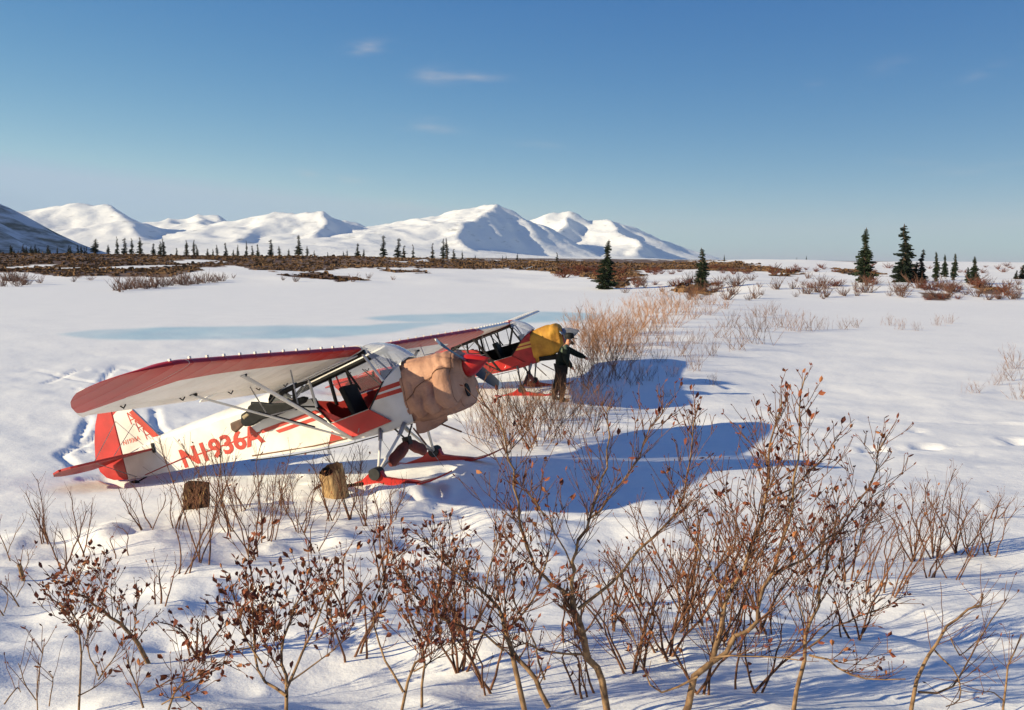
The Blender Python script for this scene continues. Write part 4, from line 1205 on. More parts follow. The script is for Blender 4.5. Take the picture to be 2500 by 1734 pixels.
hero("birch_shrub", "large many stemmed shrub with thick pale trunk right of the tallest sapling",
     [([(1647, 1730), (1704, 1652), (1741, 1606), (1757, 1532), (1783, 1454), (1825, 1360), (1861, 1234), (1877, 1146), (1893, 1041), (1908, 963)], 4.2, 4.7, .026, .003),
      ([(1741, 1616), (1804, 1558), (1846, 1506), (1872, 1423), (1908, 1344), (1934, 1245), (1950, 1135), (1955, 1004), (1966, 918)], 4.25, 4.5, .017, .003),
      ([(1882, 1402), (1966, 1355), (2034, 1313), (2091, 1240), (2133, 1161), (2167, 1062)], 4.35, 4.9, .010, .003),
      ([(1783, 1454), (1720, 1370), (1680, 1290), (1660, 1230)], 4.4, 4.6, .007, .0025),
      ([(1861, 1234), (1950, 1180), (2010, 1120), (2050, 1060)], 4.5, 4.6, .006, .0025),
      ([(1741, 1606), (1850, 1600), (1950, 1612)], 4.25, 4.1, .007, .003),
      ([(1704, 1652), (1600, 1690), (1560, 1600), (1530, 1520)], 4.2, 4.3, .008, .0025)], 2, .75, single=150)
hero("slender_shrub", "slender dark stemmed shrub leaning beside the thick trunked shrub",
     [([(1934, 1728), (1966, 1595), (1987, 1506), (2013, 1412), (2034, 1318), (2046, 1258)], 4.3, 4.8, .016, .004),
      ([(1971, 1584), (2049, 1527), (2107, 1501), (2185, 1470)], 4.4, 4.6, .007, .0025),
      ([(1971, 1543), (1945, 1454), (1929, 1360)], 4.5, 4.5, .005, .002),
      ([(1976, 1600), (2028, 1616), (2102, 1658), (2211, 1658)], 4.4, 4.2, .008, .003),
      ([(2013, 1412), (2080, 1350), (2110, 1290), (2150, 1260)], 4.7, 4.8, .005, .002)], 3, .8, single=90)
hero("bare_shrub", "nearly leafless shrub with thick crooked branches on open snow",
     [([(2219, 1728), (2243, 1647), (2279, 1585), (2321, 1517), (2384, 1480), (2400, 1450)], 4.3, 4.5, .015, .004),
      ([(2243, 1690), (2332, 1673), (2384, 1574), (2457, 1464)], 4.3, 4.7, .008, .003),
      ([(2279, 1585), (2330, 1640), (2345, 1700), (2310, 1725)], 4.4, 4.2, .006, .003),
      ([(2321, 1560), (2345, 1600), (2390, 1560), (2390, 1560)], 4.4, 4.5, .005, .002)], 4, .30, depth=1, single=40)
hero("bare_shrub", "short upright twig shrub beside the crooked nearly leafless shrub",
     [([(2449, 1715), (2458, 1650), (2494, 1548)], 4.3, 4.4, .009, .003), ([(2449, 1710), (2420, 1690), (2400, 1690)], 4.3, 4.2, .005, .002)], 5, .4, depth=1, single=20)
hero("birch_shrub", "bushy leafy shrub crossing just left of the tallest sapling",
     [([(1291, 1728), (1259, 1616), (1231, 1552), (1222, 1506), (1185, 1451), (1130, 1414), (1084, 1377), (1033, 1313)], 4.0, 4.4, .019, .003),
      ([(1340, 1728), (1300, 1650), (1259, 1600), (1240, 1560)], 4.0, 4.1, .016, .010),
      ([(1185, 1451), (1194, 1391), (1213, 1340), (1205, 1290)], 4.2, 4.3, .007, .002),
      ([(1231, 1543), (1296, 1469), (1328, 1386), (1351, 1258)], 4.1, 4.5, .009, .0025),
      ([(1231, 1589), (1176, 1547), (1084, 1515), (1015, 1460), (983, 1405)], 4.05, 4.1, .008, .0025),
      ([(1330, 1660), (1300, 1560), (1260, 1480), (1250, 1400)], 4.4, 4.5, .008, .0025)], 6, 1.0, single=170)
hero("leafy_shrub", "leafy low shrub with two arching stems beside the bushy leafy shrub",
     [([(955, 1728), (1006, 1644), (1038, 1589), (1056, 1515), (1060, 1440)], 3.9, 4.2, .011, .0025),
      ([(1030, 1728), (1034, 1600), (1000, 1500), (990, 1440)], 3.9, 4.1, .009, .0025),
      ([(985, 1690), (930, 1600), (915, 1500), (935, 1400), (960, 1330)], 3.95, 4.3, .008, .002),
      ([(1010, 1640), (1080, 1600), (1130, 1560)], 3.95, 4.0, .005, .002)], 7, 1.15, single=120)
hero("leafy_shrub", "dense shrub full of curled rusty dead leaves rising from one root",
     [([(700, 1730), (698, 1681), (688, 1610), (703, 1532), (735, 1465), (760, 1400)], 4.0, 4.3, .014, .003),
      ([(700, 1700), (641, 1657), (625, 1579), (622, 1435), (606, 1329)], 4.0, 4.4, .011, .0025),
      ([(700, 1681), (743, 1591), (766, 1532), (805, 1454), (830, 1410)], 4.0, 4.1, .010, .0025),
      ([(640, 1620), (590, 1540), (565, 1420)], 4.1, 4.3, .007, .0025),
      ([(700, 1670), (800, 1600), (860, 1530)], 4.0, 4.1, .006, .002),
      ([(625, 1579), (560, 1590), (545, 1620)], 4.1, 4.0, .005, .002)], 8, 1.9, single=260)
hero("leafy_shrub", "low shrub with long arching runner and few rusty leaves left of dense shrub",
     [([(395, 1728), (430, 1680), (500, 1650), (548, 1620)], 4.0, 4.1, .008, .003), ([(350, 1728), (335, 1680), (310, 1610)], 4.0, 4.1, .007, .003),
      ([(360, 1690), (420, 1660), (470, 1650)], 4.0, 4.1, .005, .002), ([(395, 1720), (440, 1700), (480, 1725)], 4.0, 3.9, .005, .002)], 9, 1.3, single=70)
hero("leaning_shrub", "shrub with thick leaning dark stem and clustered rusty leaves",
     [([(372, 1618), (335, 1570), (305, 1536), (255, 1495), (211, 1466), (172, 1420)], gd(372, 1618), gd(372, 1618) - .3, .022, .004),
      ([(305, 1536), (285, 1470), (250, 1430), (230, 1375)], gd(372, 1618) - .1, gd(372, 1618), .006, .002),
      ([(330, 1560), (330, 1500), (340, 1460)], gd(372, 1618) - .05, gd(372, 1618), .006, .002)], 10, 1.5, single=120)
hero("leafy_shrub", "slim upright shrub with small leaves in front of the leaning dark stem",
     [([(188, 1725), (199, 1575), (180, 1500), (152, 1474)], 4.3, 4.4, .008, .0025), ([(240, 1650), (220, 1600), (210, 1540), (240, 1480)], 4.6, 4.8, .006, .002),
      ([(190, 1700), (230, 1680), (265, 1650)], 4.3, 4.4, .005, .002), ([(240, 1660), (280, 1600), (300, 1560)], 4.6, 4.7, .006, .002)], 11, 1.4, single=90)
hero("bare_shrub", "thin bare twig shrub beside the slim upright small leaved shrub",
     [([(88, 1725), (95, 1660), (108, 1570)], 4.2, 4.3, .005, .002), ([(88, 1710), (60, 1670), (45, 1620)], 4.2, 4.2, .004, .002), ([(10, 1720), (40, 1680), (50, 1690)], 4.1, 4.2, .005, .002), ([(120, 1725), (128, 1660), (118, 1640)], 4.2, 4.3, .004, .002)], 12, .6, depth=1, single=40)
for lab, lim, sd in (("dark bare branch arching up beside the short thick broken stub", [([(55, 1470), (20, 1440), (-20, 1410)], gd(55, 1480), gd(55, 1480) - .2, .010, .004), ([(40, 1458), (60, 1420), (50, 1380)], gd(55, 1480), gd(55, 1480), .006, .003)], 13),
                     ("thin dark two stemmed shrub behind the short thick broken stub", [([(30, 1368), (10, 1330), (-10, 1290)], gd(30, 1370), gd(30, 1370), .010, .004), ([(20, 1350), (35, 1310), (60, 1270)], gd(30, 1370), gd(30, 1370), .006, .003)], 14),
                     ("short thick broken stub with few twigs", [([(60, 1415), (50, 1390), (45, 1378)], gd(60, 1418), gd(60, 1418), .026, .020), ([(55, 1400), (70, 1370), (66, 1345)], gd(60, 1418), gd(60, 1418), .006, .003)], 15),
                     ("low dark bare twig bent over the snow below the broken stub", [([(22, 1505), (-5, 1485), (-30, 1470)], gd(22, 1505), gd(22, 1505), .010, .004), ([(10, 1496), (20, 1460), (8, 1440)], gd(22, 1505), gd(22, 1505), .006, .003)], 16)):
    hero("bare_shrub", lab, lim, sd, .6, depth=1, single=20)

LAND = [("the dark square stump", 481, 1240), ("the leaning tan stump", 822, 1212), ("the dense rusty leaved shrub", 700, 1700), ("the leaning dark stem", 330, 1600), ("the near ski of the white plane", 940, 1180), ("the short broken stub", 60, 1418),
        ("the tallest pale sapling", 1480, 1690), ("the thick trunked shrub", 1700, 1650), ("the slender dark stemmed shrub", 1950, 1640), ("the crooked leafless shrub", 2260, 1650), ("the bushy shrub left of the tallest sapling", 1260, 1640), ("the leafy arching shrub", 1000, 1660),
        ("the tail of the white plane", 320, 1180), ("the open snow at the bank edge", 2420, 1320)]
_used = {}
def own_label(px, py, h, leafy, stems, kind="twig shrub"):
    nm, lx, ly = min(LAND, key=lambda q: (q[1] - px) ** 2 + (q[2] - py) ** 2 * 1.3)
    rel = "behind" if py < ly - 60 else ("in front of" if py > ly + 60 else "beside")
    size = "tall" if h > .95 else ("small" if h < .55 else "middling")
    look = "bare" if leafy < .28 else ("budding" if leafy < .5 else "leafy")
    stem = "few stemmed" if stems <= 3 else ("many stemmed" if stems >= 6 else "forked")
    lab = f"{size} {look} {stem} {kind} {rel} {nm}"
    _used[lab] = _used.get(lab, 0) + 1
    if _used[lab] > 1: lab = lab.replace(kind, ("slanting ", "drooping ", "spreading ", "wiry ", "crooked ", "stubby ")[(_used[lab] - 2) % 6] + kind)
    return lab
def small_shrub(px, py, h, seed, label, leafy=.5, stems=5, spread=.35, group=None, name="willow_shrub", mat=None, depth=1, single=0):
    g = on_ground(px, py); s = Shrub(seed, leafy); r = s.r
    for k in range(stems):
        b = g + Vector((r.uniform(-.06, .06), r.uniform(-.06, .06), -.05)); a = Vector((r.uniform(-1, 1) * spread * 1.5, r.uniform(-1, 1) * spread * 1.5, 1)); hh = h * r.uniform(.45, 1.0)
        s.limb([b, b + a * hh * .35 + Vector((0, 0, .02)), b + a * hh * .7 + Vector((r.uniform(-.05, .05), 0, .06)), b + a * hh * .95 + Vector((r.uniform(-.06, .06), 0, .12 * h))], r.uniform(.0065, .010), .003, depth, thin=False)
    return s.finish(name, label, "shrub", group, g, mat or M['twig'], single)

G2 = "small bare shrubs on the snow bank in front of the white plane"
L2 = "small bare brown twig shrub on the snow bank below the white plane"
for i, (px, py, h, lf, st) in enumerate([(497, 1376, 1.1, .25, 4), (442, 1403, .95, .2, 3), (622, 1362, 1.25, .35, 5), (655, 1320, 1.15, .35, 5), (430, 1290, .7, .3, 4), (360, 1290, .6, .25, 4), (560, 1300, .9, .35, 5),
        (150, 1400, .75, .15, 3), (205, 1360, .8, .12, 2), (110, 1325, .7, .15, 4), (730, 1300, .8, .35, 5), (800, 1272, .85, .3, 5), (855, 1270, .9, .35, 4), (900, 1285, .7, .3, 4), (960, 1270, .55, .3, 3), (480, 1245, .6, .4, 4),
        (690, 1255, .6, .4, 4), (600, 1245, .6, .35, 4), (770, 1350, .55, .4, 3), (385, 1480, .35, .8, 3), (490, 1600, .35, .9, 5), (860, 1500, .5, .8, 4), (940, 1420, .75, .7, 4), (870, 1600, .5, .9, 4), (300, 1360, .4, .3, 2)]):
    small_shrub(px, py, h, 100 + i, own_label(px, py, h, lf, st), lf, st, .38, G2)
G3 = "twig shrubs to the right of the tall saplings"
L3 = "low reddish twig shrub in the snow beyond the tall saplings"
for i, (px, py, h, lf, st) in enumerate([(2230, 1368, .75, .45, 7), (2290, 1362, .8, .45, 7), (2330, 1350, .7, .4, 5), (2380, 1360, .55, .35, 4), (2420, 1355, .75, .3, 4), (2165, 1450, .6, .3, 4), (2130, 1450, .65, .35, 4),
        (2270, 1410, .4, .3, 4), (2330, 1415, .4, .3, 3), (2060, 1420, .7, .5, 6), (1990, 1390, .8, .5, 6), (1700, 1520, .8, .6, 6), (1650, 1540, .75, .6, 6), (1580, 1480, .6, .5, 4), (1790, 1350, .6, .5, 5), (1500, 1540, .5, .5, 4),
        (1380, 1560, .5, .5, 4), (1120, 1560, .6, .8, 4), (2430, 1265, .3, .3, 5), (1700, 1690, .6, .9, 4), (1830, 1690, .55, .9, 4), (1440, 1700, .4, .8, 4), (1180, 1690, .6, .8, 4), (1130, 1640, .65, 1.1, 6), (1560, 1640, .6, .9, 6), (1620, 1600, .7, .8, 6), (1760, 1560, .75, .9, 6), (1860, 1540, .7, .8, 5), (1500, 1480, .5, .7, 5), (1060, 1500, .5, .8, 5), (2080, 1560, .45, .7, 5)]):
    small_shrub(px, py, h, 200 + i, own_label(px, py, h, lf, st), lf, st, .45, G3)

# ---- willow brush in the middle distance: clumps copied from a few forms
def clump(seed, h, stems, spread, name, mat, lean=0.0, n_side=6, r0=.007, wide=.6):
    r = random.Random(seed); mb = MB()
    for k in range(stems):
        b = Vector((r.gauss(0, spread * .35), r.gauss(0, spread * .35), -.08)); a = Vector((r.uniform(-wide, wide) + lean, r.uniform(-wide, wide), 1)).normalized(); hh = h * r.uniform(.45, 1.05)
        pts = [b]; n = 5
        for i in range(n):
            a = (a + Vector((r.uniform(-.13, .13), r.uniform(-.13, .13), .03))).normalized(); pts.append(pts[-1] + a * hh / n)
        mb.tube(pts, [r0 * (1 - .8 * i / n) for i in range(n + 1)], 3, cap=False)
        for q in range(n_side):
            j = r.randrange(1, n); p = pts[j].lerp(pts[j + 1], r.random()); d = (pts[j + 1] - pts[j]).normalized()
            e = (d + Vector((r.uniform(-.7, .7), r.uniform(-.7, .7), r.uniform(-.1, .4)))).normalized(); l = hh * r.uniform(.12, .30)
            m_ = p + e * l * .5; mb.tube([p, m_, m_ + (e + Vector((0, 0, .35))).normalized() * l * .5], [r0 * .45, r0 * .33, r0 * .2], 3, cap=False)
    return mb.mesh(name, mat)
CL_WIL = [clump(300 + i, 1.15, 16, .6, "willow_brush", M['willow'], .12, 9, .007, .85) for i in range(5)]
CL_GOLD = [clump(320 + i, 1.3, 20, .6, "willow_brush", paint('golden_willow_%d' % i, (.31, .155, .075), .8, .35, 8, spec=.1), .10, 13, .0075, 1.0) for i in range(3)]
CL_FAR = [clump(340 + i, 1.2, 18, .35, "shrub", M['far_twig'], .1, 9, .020, 1.3) for i in range(4)]
CL_RED = [clump(360 + i, 1.0, 26, .4, "shrub", paint('russet_shrub_%d' % i, (.13, .045, .03), .85, .3, 4, spec=.1), 0, 10, .022, 1.6) for i in range(3)]
def put_clump(me, px, py, h, label, group, rr, ref, name):
    g = on_ground(px, py); o = obj(name, me, None, g); s = h / ref
    o.scale = (s * rr.uniform(.8, 1.2), s * rr.uniform(.8, 1.2), s); o.rotation_euler = (0, 0, rr.uniform(0, 6.28))
    tag(o, label(px, py, h) if callable(label) else label, "shrub", group)
def by_zone(zones):
    return lambda px, py, h: next(t for (x0, x1, y0, y1, t) in zones if x0 <= px < x1 and y0 <= py < y1)
rr = random.Random(12)
GW, LW = "willow brush between the red plane and the snow field", by_zone([
    (-999, 1260, 0, 9999, "tan bare willow brush under the covered nose of the white plane"), (1260, 1500, 1005, 9999, "brown willow brush between the person and the big aircraft shadow"),
    (-999, 1470, 0, 1005, "tall tan willow brush right beside the person"), (1470, 9999, 0, 9999, "thin willow brush standing in the shadow of the red plane"), (-999, 9999, 0, 9999, "tan bare willow brush beside the red plane")])
for (px, py, h) in [(1200, 1085, 1.1), (1270, 1090, 1.3), (1300, 1088, 1.5), (1335, 1078, 1.3), (1380, 1070, 1.2), (1440, 1060, 1.1), (1180, 1065, .9), (1225, 1060, .8), (1255, 1040, 1.2), (1305, 1030, 1.2), (1350, 1030, 1.1), (1400, 1020, 1.2), (1450, 1010, 1.0), (1490, 1000, .9),
                    (1420, 960, 1.5), (1450, 940, 1.6), (1480, 930, 1.5), (1430, 920, 1.5), (1520, 925, 1.2), (1550, 940, .9), (1580, 930, .8), (1475, 895, 1.7), (1500, 880, 1.6), (1535, 880, 1.3), (1445, 880, 1.8), (1570, 870, 1.2), (1610, 885, .8), (1480, 850, 1.6),
                    (1520, 845, 1.6), (1560, 840, 1.5), (1600, 845, 1.2), (1640, 850, 1.0), (1385, 1000, 1.25), (1352, 985, 1.1), (1330, 1010, 1.0), (1290, 990, .9), (1240, 1000, .9), (1170, 985, .5), (1100, 1000, .5)]:
    put_clump(rr.choice(CL_WIL), px, py, h, LW, GW, rr, 1.15, "willow_brush")
GB, LB = "golden willow thicket on the low ridge by the lake", by_zone([
    (-999, 1530, 0, 9999, "golden willow thicket just behind the nose of the red plane"), (1530, 1660, 0, 9999, "tall golden willow thicket on the low ridge before the lone spruce"), (1660, 9999, 0, 9999, "golden willow thicket thinning out towards the snow field")])
for (px, py, h) in [(1440, 835, 1.9), (1470, 825, 2.0), (1500, 820, 1.9), (1420, 820, 1.7), (1540, 815, 1.8), (1450, 800, 1.8), (1400, 805, 1.4), (1480, 795, 1.7), (1580, 800, 1.8), (1520, 790, 1.7), (1610, 790, 1.8), (1560, 775, 1.9), (1600, 765, 1.9), (1640, 770, 1.9),
                    (1680, 765, 1.9), (1650, 750, 2.0), (1700, 745, 1.9), (1620, 745, 1.8), (1740, 745, 1.6), (1580, 755, 1.5), (1690, 780, 1.3), (1730, 770, 1.2), (1770, 755, 1.4), (1425, 850, 1.7), (1455, 860, 1.7), (1490, 865, 1.6), (1530, 860, 1.5), (1560, 820, 1.7), (1600, 815, 1.5), (1640, 800, 1.5), (1660, 720, 1.6), (1620, 722, 1.6), (1580, 725, 1.5), (1540, 750, 1.5), (1700, 722, 1.5)]:
    put_clump(rr.choice(CL_GOLD), px, py, h * .9, LB, GB, rr, 1.3, "willow_brush")
GS, LS = "sparse willow tufts on the open snow field", by_zone([
    (2350, 9999, 0, 9999, "thin bare willow tuft alone at the edge of the open snow field"), (-999, 1830, 0, 9999, "sparse willow tuft beside the golden thicket"), (1830, 2030, 0, 9999, "taller willow tuft in the middle of the snow field"), (2030, 2350, 0, 9999, "short willow tuft on smooth snow below the tall spruces")])
for (px, py, h) in [(1640, 920, .7), (1700, 905, .9), (1660, 870, 1.0), (1740, 870, 1.0), (1800, 855, 1.1), (1850, 840, 1.5), (1860, 810, 1.3), (1900, 800, 1.4), (1930, 808, 1.5), (1970, 808, 1.3), (2000, 805, 1.0), (2060, 805, .9), (2090, 800, .8), (2170, 795, .9), (2200, 805, .9), (2240, 808, .6),
                    (2290, 795, .9), (2320, 790, .7), (1880, 770, 1.4), (1850, 775, 1.2), (2470, 930, .7), (2490, 975, .8), (2380, 960, .5), (2430, 940, .5), (1790, 800, 1.3), (1700, 840, 1.1), (1760, 825, 1.1), (1740, 940, .5), (2480, 900, 1.2), (1630, 970, .3)]:
    put_clump(rr.choice(CL_WIL), px, py, h, LS, GS, rr, 1.15, "willow_brush")
GF, LF = "brown brush along the far shore", by_zone([
    (-999, 110, 0, 9999, "brown brush clump on the shore below the shaded hill"), (110, 600, 700, 9999, "low brown brush in the row along the left shore of the lake"), (110, 1200, 0, 700, "isolated brush clump at the edge of the bare tundra"),
    (1200, 1660, 0, 9999, "dusky brush between the lone spruce and the leaning spruce"), (1660, 2060, 0, 9999, "dusky brush on the shore behind the golden willows"), (2060, 2300, 0, 9999, "dusky brush on the shore below the tallest spruces"), (2300, 9999, 0, 9999, "dusky brush on the shore below the small spruces")])
pts = [(rr.uniform(1640, 2495), 735 - 45 * rr.random() ** 1.3, rr.uniform(.6, 2.0)) for _ in range(58)]
pts += [(rr.uniform(1480, 2020), 700 + rr.uniform(-20, 18), rr.uniform(.6, 1.7)) for _ in range(28)]
pts += [(x, 712 + (x - 285) * -.10 + rr.uniform(-4, 3), rr.uniform(1.2, 2.0)) for x in np.linspace(285, 545, 30)]
pts += [(rr.uniform(0, 70), rr.uniform(685, 700), rr.uniform(1.4, 2.2)) for _ in range(10)]
pts += [(x, rr.uniform(678, 692), rr.uniform(.8, 1.5)) for x in (100, 190, 180, 220, 440, 450, 460, 570, 690, 720, 860, 900, 960)]
for (px, py, h) in pts: put_clump(rr.choice(CL_FAR), px, py, h, LF, GF, rr, 1.2, "brush")
GR, LR = "russet shrubs on the tundra edge", by_zone([
    (-999, 1480, 0, 9999, "low russet shrub mound left of the lone spruce"), (1480, 1640, 0, 9999, "low russet shrub mound right of the lone spruce"), (1640, 1800, 680, 9999, "russet shrub mound at the foot of the leaning spruce"),
    (1640, 1950, 0, 680, "russet shrub mound on the bare skyline beyond the leaning spruce"), (1800, 9999, 0, 676, "small russet shrub on the snowy crest behind the spruces"), (1800, 2230, 0, 9999, "small russet shrub below the tall spruces on the rise"), (2230, 9999, 0, 9999, "russet shrub mound below the small spruces on the rise")])
pts = [(rr.uniform(1350, 1500), rr.uniform(655, 680), rr.uniform(1.0, 1.9)) for _ in range(20)] + [(rr.uniform(1640, 1760), rr.uniform(690, 722), rr.uniform(.7, 1.4)) for _ in range(12)]
pts += [(rr.uniform(1480, 1600), rr.uniform(680, 704), rr.uniform(.7, 1.2)) for _ in range(10)] + [(rr.uniform(1500, 1900), rr.uniform(655, 672), rr.uniform(.9, 1.6)) for _ in range(22)]
pts += [(rr.uniform(2250, 2470), rr.uniform(700, 735), rr.uniform(.7, 1.5)) for _ in range(12)] + [(rr.uniform(1950, 2480), rr.uniform(690, 715), rr.uniform(.7, 1.3)) for _ in range(22)]
pts += [(rr.uniform(1880, 2495), rr.uniform(648, 668), rr.uniform(.6, 1.5)) for _ in range(34)]
for (px, py, h) in pts: put_clump(rr.choice(CL_RED), px, py, h, LR, GR, rr, 1.0, "shrub")

# ---- spruces
def needle_material(name, c1, c2):
    m = paint(name, c1, .75, .2, 2.2, spec=.15, dirt=c2); return m
M['needle'] = [needle_material('spruce_needles', (.028, .040, .020), (.014, .021, .012)), needle_material('dark_spruce_needles', (.020, .028, .018), (.009, .014, .010))]
M['trunk'] = bark('spruce_bark', (.09, .06, .045), (.04, .03, .022))
def spruce(seed, h, w, ragged, detail):
    r = random.Random(seed); tr, cr = MB(), MB()
    bend = [Vector((r.uniform(-.04, .04) * h * t, r.uniform(-.03, .03) * h * t, h * t)) for t in np.linspace(0, 1, 7)]; bend[0] = Vector((0, 0, -.3))
    tr.tube(bend, [w * .11 * (1 - .92 * t) + .006 for t in np.linspace(0, 1, 7)], 6)
    n = int(30 * detail) + 12
    for i in range(n):
        t = .04 + .95 * (i / n) ** .92; ctr = bend[0].lerp(bend[-1], t); k = min(int(t * 6), 5); ctr = bend[k].lerp(bend[k + 1], t * 6 - k)
        prof = (1 - t) ** .75 * (.55 + .45 * min(1, t * 7)) + .05
        whorl = max(.25, 1.08 - ragged * 1.9 * abs(float(fbm(np.array([t * 7.]), np.array([seed * 3.7]), 2, 3)[0])) - ragged * .5 * r.random())
        if t > .86 and seed % 3 == 0: prof *= 1.9
        m = int(7 + 8 * detail * (1 - t))
        for q in range(m):
            a = r.uniform(0, 6.283); L = w * .5 * prof * whorl * r.uniform(1 - ragged, 1.12)
            if r.random() < ragged * .35: continue
            d = Vector((math.cos(a), math.sin(a), 0)); drop = r.uniform(.15, .5)
            side = Vector((-d.y, d.x, 0))
            p0 = ctr; p1 = ctr + d * L * .55 + Vector((0, 0, -L * drop * .4)); p2 = ctr + d * L + Vector((0, 0, -L * drop + L * .12))
            # drooping needle sprays hung along the bough
            for f in (.25, .5, .72, .92, 1.05):
                c = p0.lerp(p1, f / .55) if f < .55 else p1.lerp(p2, (f - .55) / .5)
                s_ = L * .24 * (1.25 - f * .7) + .055; v = []
                for sg in (-1, 1):
                    e = c + side * sg * s_ * r.uniform(.7, 1.4) + d * s_ * r.uniform(.1, .8) + Vector((0, 0, -s_ * r.uniform(.3, 1.2)))
                    g = c + d * s_ * .8 + Vector((0, 0, s_ * r.uniform(-.2, .3)))
                    cr.add([c + Vector((0, 0, s_ * .25)), e, g], [(0, 1, 2)])
                    cr.add([c, c - d * s_ * .4 + Vector((0, 0, -s_ * .7)), e], [(0, 1, 2)])
    return tr.mesh("trunk", M['trunk'], 180), cr.mesh("crown", M['needle'][seed % 2])
SP_BIG = [spruce(i, 6.0, 2.5, .52, .85) for i in range(5)]
SP_FAR = [spruce(20 + i, 6.0, 1.7 + .14 * i, .34 + .04 * i, .42) for i in range(9)]
def put_spruce(px, py, top, forms, rr, label, group, wide=1.0):
    g = on_ground(px, py) if py > 640 else None
    if g is None or g.y > 420:
        D = rr.uniform(255, 330); x = px_ray(px, py); x = x[0] / x[1] * D; g = Vector((x, D, hz(x, D)))
    h = (py - top) / FPX * g.y * 1.02
    root = empty("spruce_tree", g); tag(root, label, "tree", group)
    tm, cm = rr.choice(forms); s = h / 6.0
    root.scale = (s * wide * rr.uniform(.85, 1.15), s * wide * rr.uniform(.85, 1.15), s); root.rotation_euler = (rr.uniform(-.05, .05), rr.uniform(-.05, .05), rr.uniform(0, 6.28))
    obj("trunk", tm, root); obj("crown", cm, root)
rr = random.Random(77)
for (px, py, top, wd, lab) in [(1479, 706, 588, 1.45, "dark ragged spruce standing alone nearest the lake shore"), (1711, 712, 608, 1.25, "leaning slim spruce over russet shrubs beyond the golden willows"),
        (2112, 690, 560, 1.4, "tall spruce with crooked bending top on the snowy rise"), (2206, 689, 551, 1.35, "tallest straight dense spruce on the snowy rise")]:
    put_spruce(px, py, top, SP_BIG, rr, lab, "spruces on the snowy rise", wd)
for (px, py, top, wd) in [(2248, 691, 610, 1.1), (2285, 688, 616, .9), (2306, 676, 622, .9), (2327, 684, 620, .8), (2378, 693, 627, 1.2), (2362, 691, 653, 1.3), (2495, 682, 647, 1.2), (2480, 682, 660, 1.2), (2235, 691, 640, 1.2)]:
    put_spruce(px, py, top, SP_BIG, rr, "small spruce at the right foot of the tallest straight spruce" if px < 2260 else ("slim spruce in the row beyond the tallest straight spruce" if px < 2340 else ("bushy small spruce apart from the row of slim spruces" if px < 2400 else "short spruce at the far end of the snowy rise")), "spruces on the snowy rise", wd * 1.25)
GT, LT = "spruces along the tundra skyline", "small dark spruce on the tundra skyline below the mountains"
sky_sp = [(232, 629, 589, 1.5), (287, 629, 582, .8), (305, 629, 587, 1), (322, 629, 588, 1), (342, 630, 584, 1.2), (375, 630, 602, 1.2), (392, 631, 595, 1.2), (400, 630, 585, .9), (455, 630, 591, 1), (474, 630, 591, .9), (482, 630, 600, .9), (507, 631, 613, 1.2), (530, 631, 602, 1),
          (552, 631, 597, .9), (581, 631, 600, .7), (602, 629, 592, .7), (617, 632, 605, 1), (630, 632, 600, .7), (662, 633, 591, 1.25), (682, 633, 607, 1.2), (705, 633, 613, 1.2), (729, 634, 583, .9), (750, 634, 609, 1.3), (767, 634, 618, 1.2), (800, 634, 618, .9), (839, 635, 617, .8), (848, 635, 617, .8),
          (873, 636, 599, .9), (888, 628, 604, .9), (937, 639, 585, .9), (971, 636, 587, 1.1), (986, 637, 606, 1.2), (1009, 636, 602, .8), (1056, 636, 597, .9), (1081, 641, 588, 1.0), (1091, 638, 585, .8), (1108, 641, 613, 1.3), (1129, 636, 610, .8), (1160, 638, 627, .9), (1227, 641, 625, .8), (1236, 641, 624, .7),
          (1262, 642, 619, 1.3), (1360, 643, 614, 1.2), (1768, 646, 622, .8), (1945, 652, 631, .9), (1968, 652, 627, .8), (1930, 652, 640, 1.1), (1880, 650, 640, 1), (1900, 650, 638, 1), (1270, 642, 630, 1), (265, 630, 606, 1.2), (432, 631, 610, 1.2), (1340, 642, 632, 1.0), (1420, 642, 632, 1.0), (520, 631, 612, 1.2), (570, 632, 614, 1.1), (1560, 644, 634, 1), (1650, 645, 633, 1)]
for (px, py, top, wd) in sky_sp: put_spruce(px, min(py, 639), top, SP_FAR, rr, LT, GT, wd * 1.35)
for k in range(34):
    px = rr.uniform(-10, 225); put_spruce(px, 630, rr.uniform(603, 620), SP_FAR, rr, "tiny dark spruce in the belt below the blue shaded hill", "spruce belt below the shaded hill", 1.5)
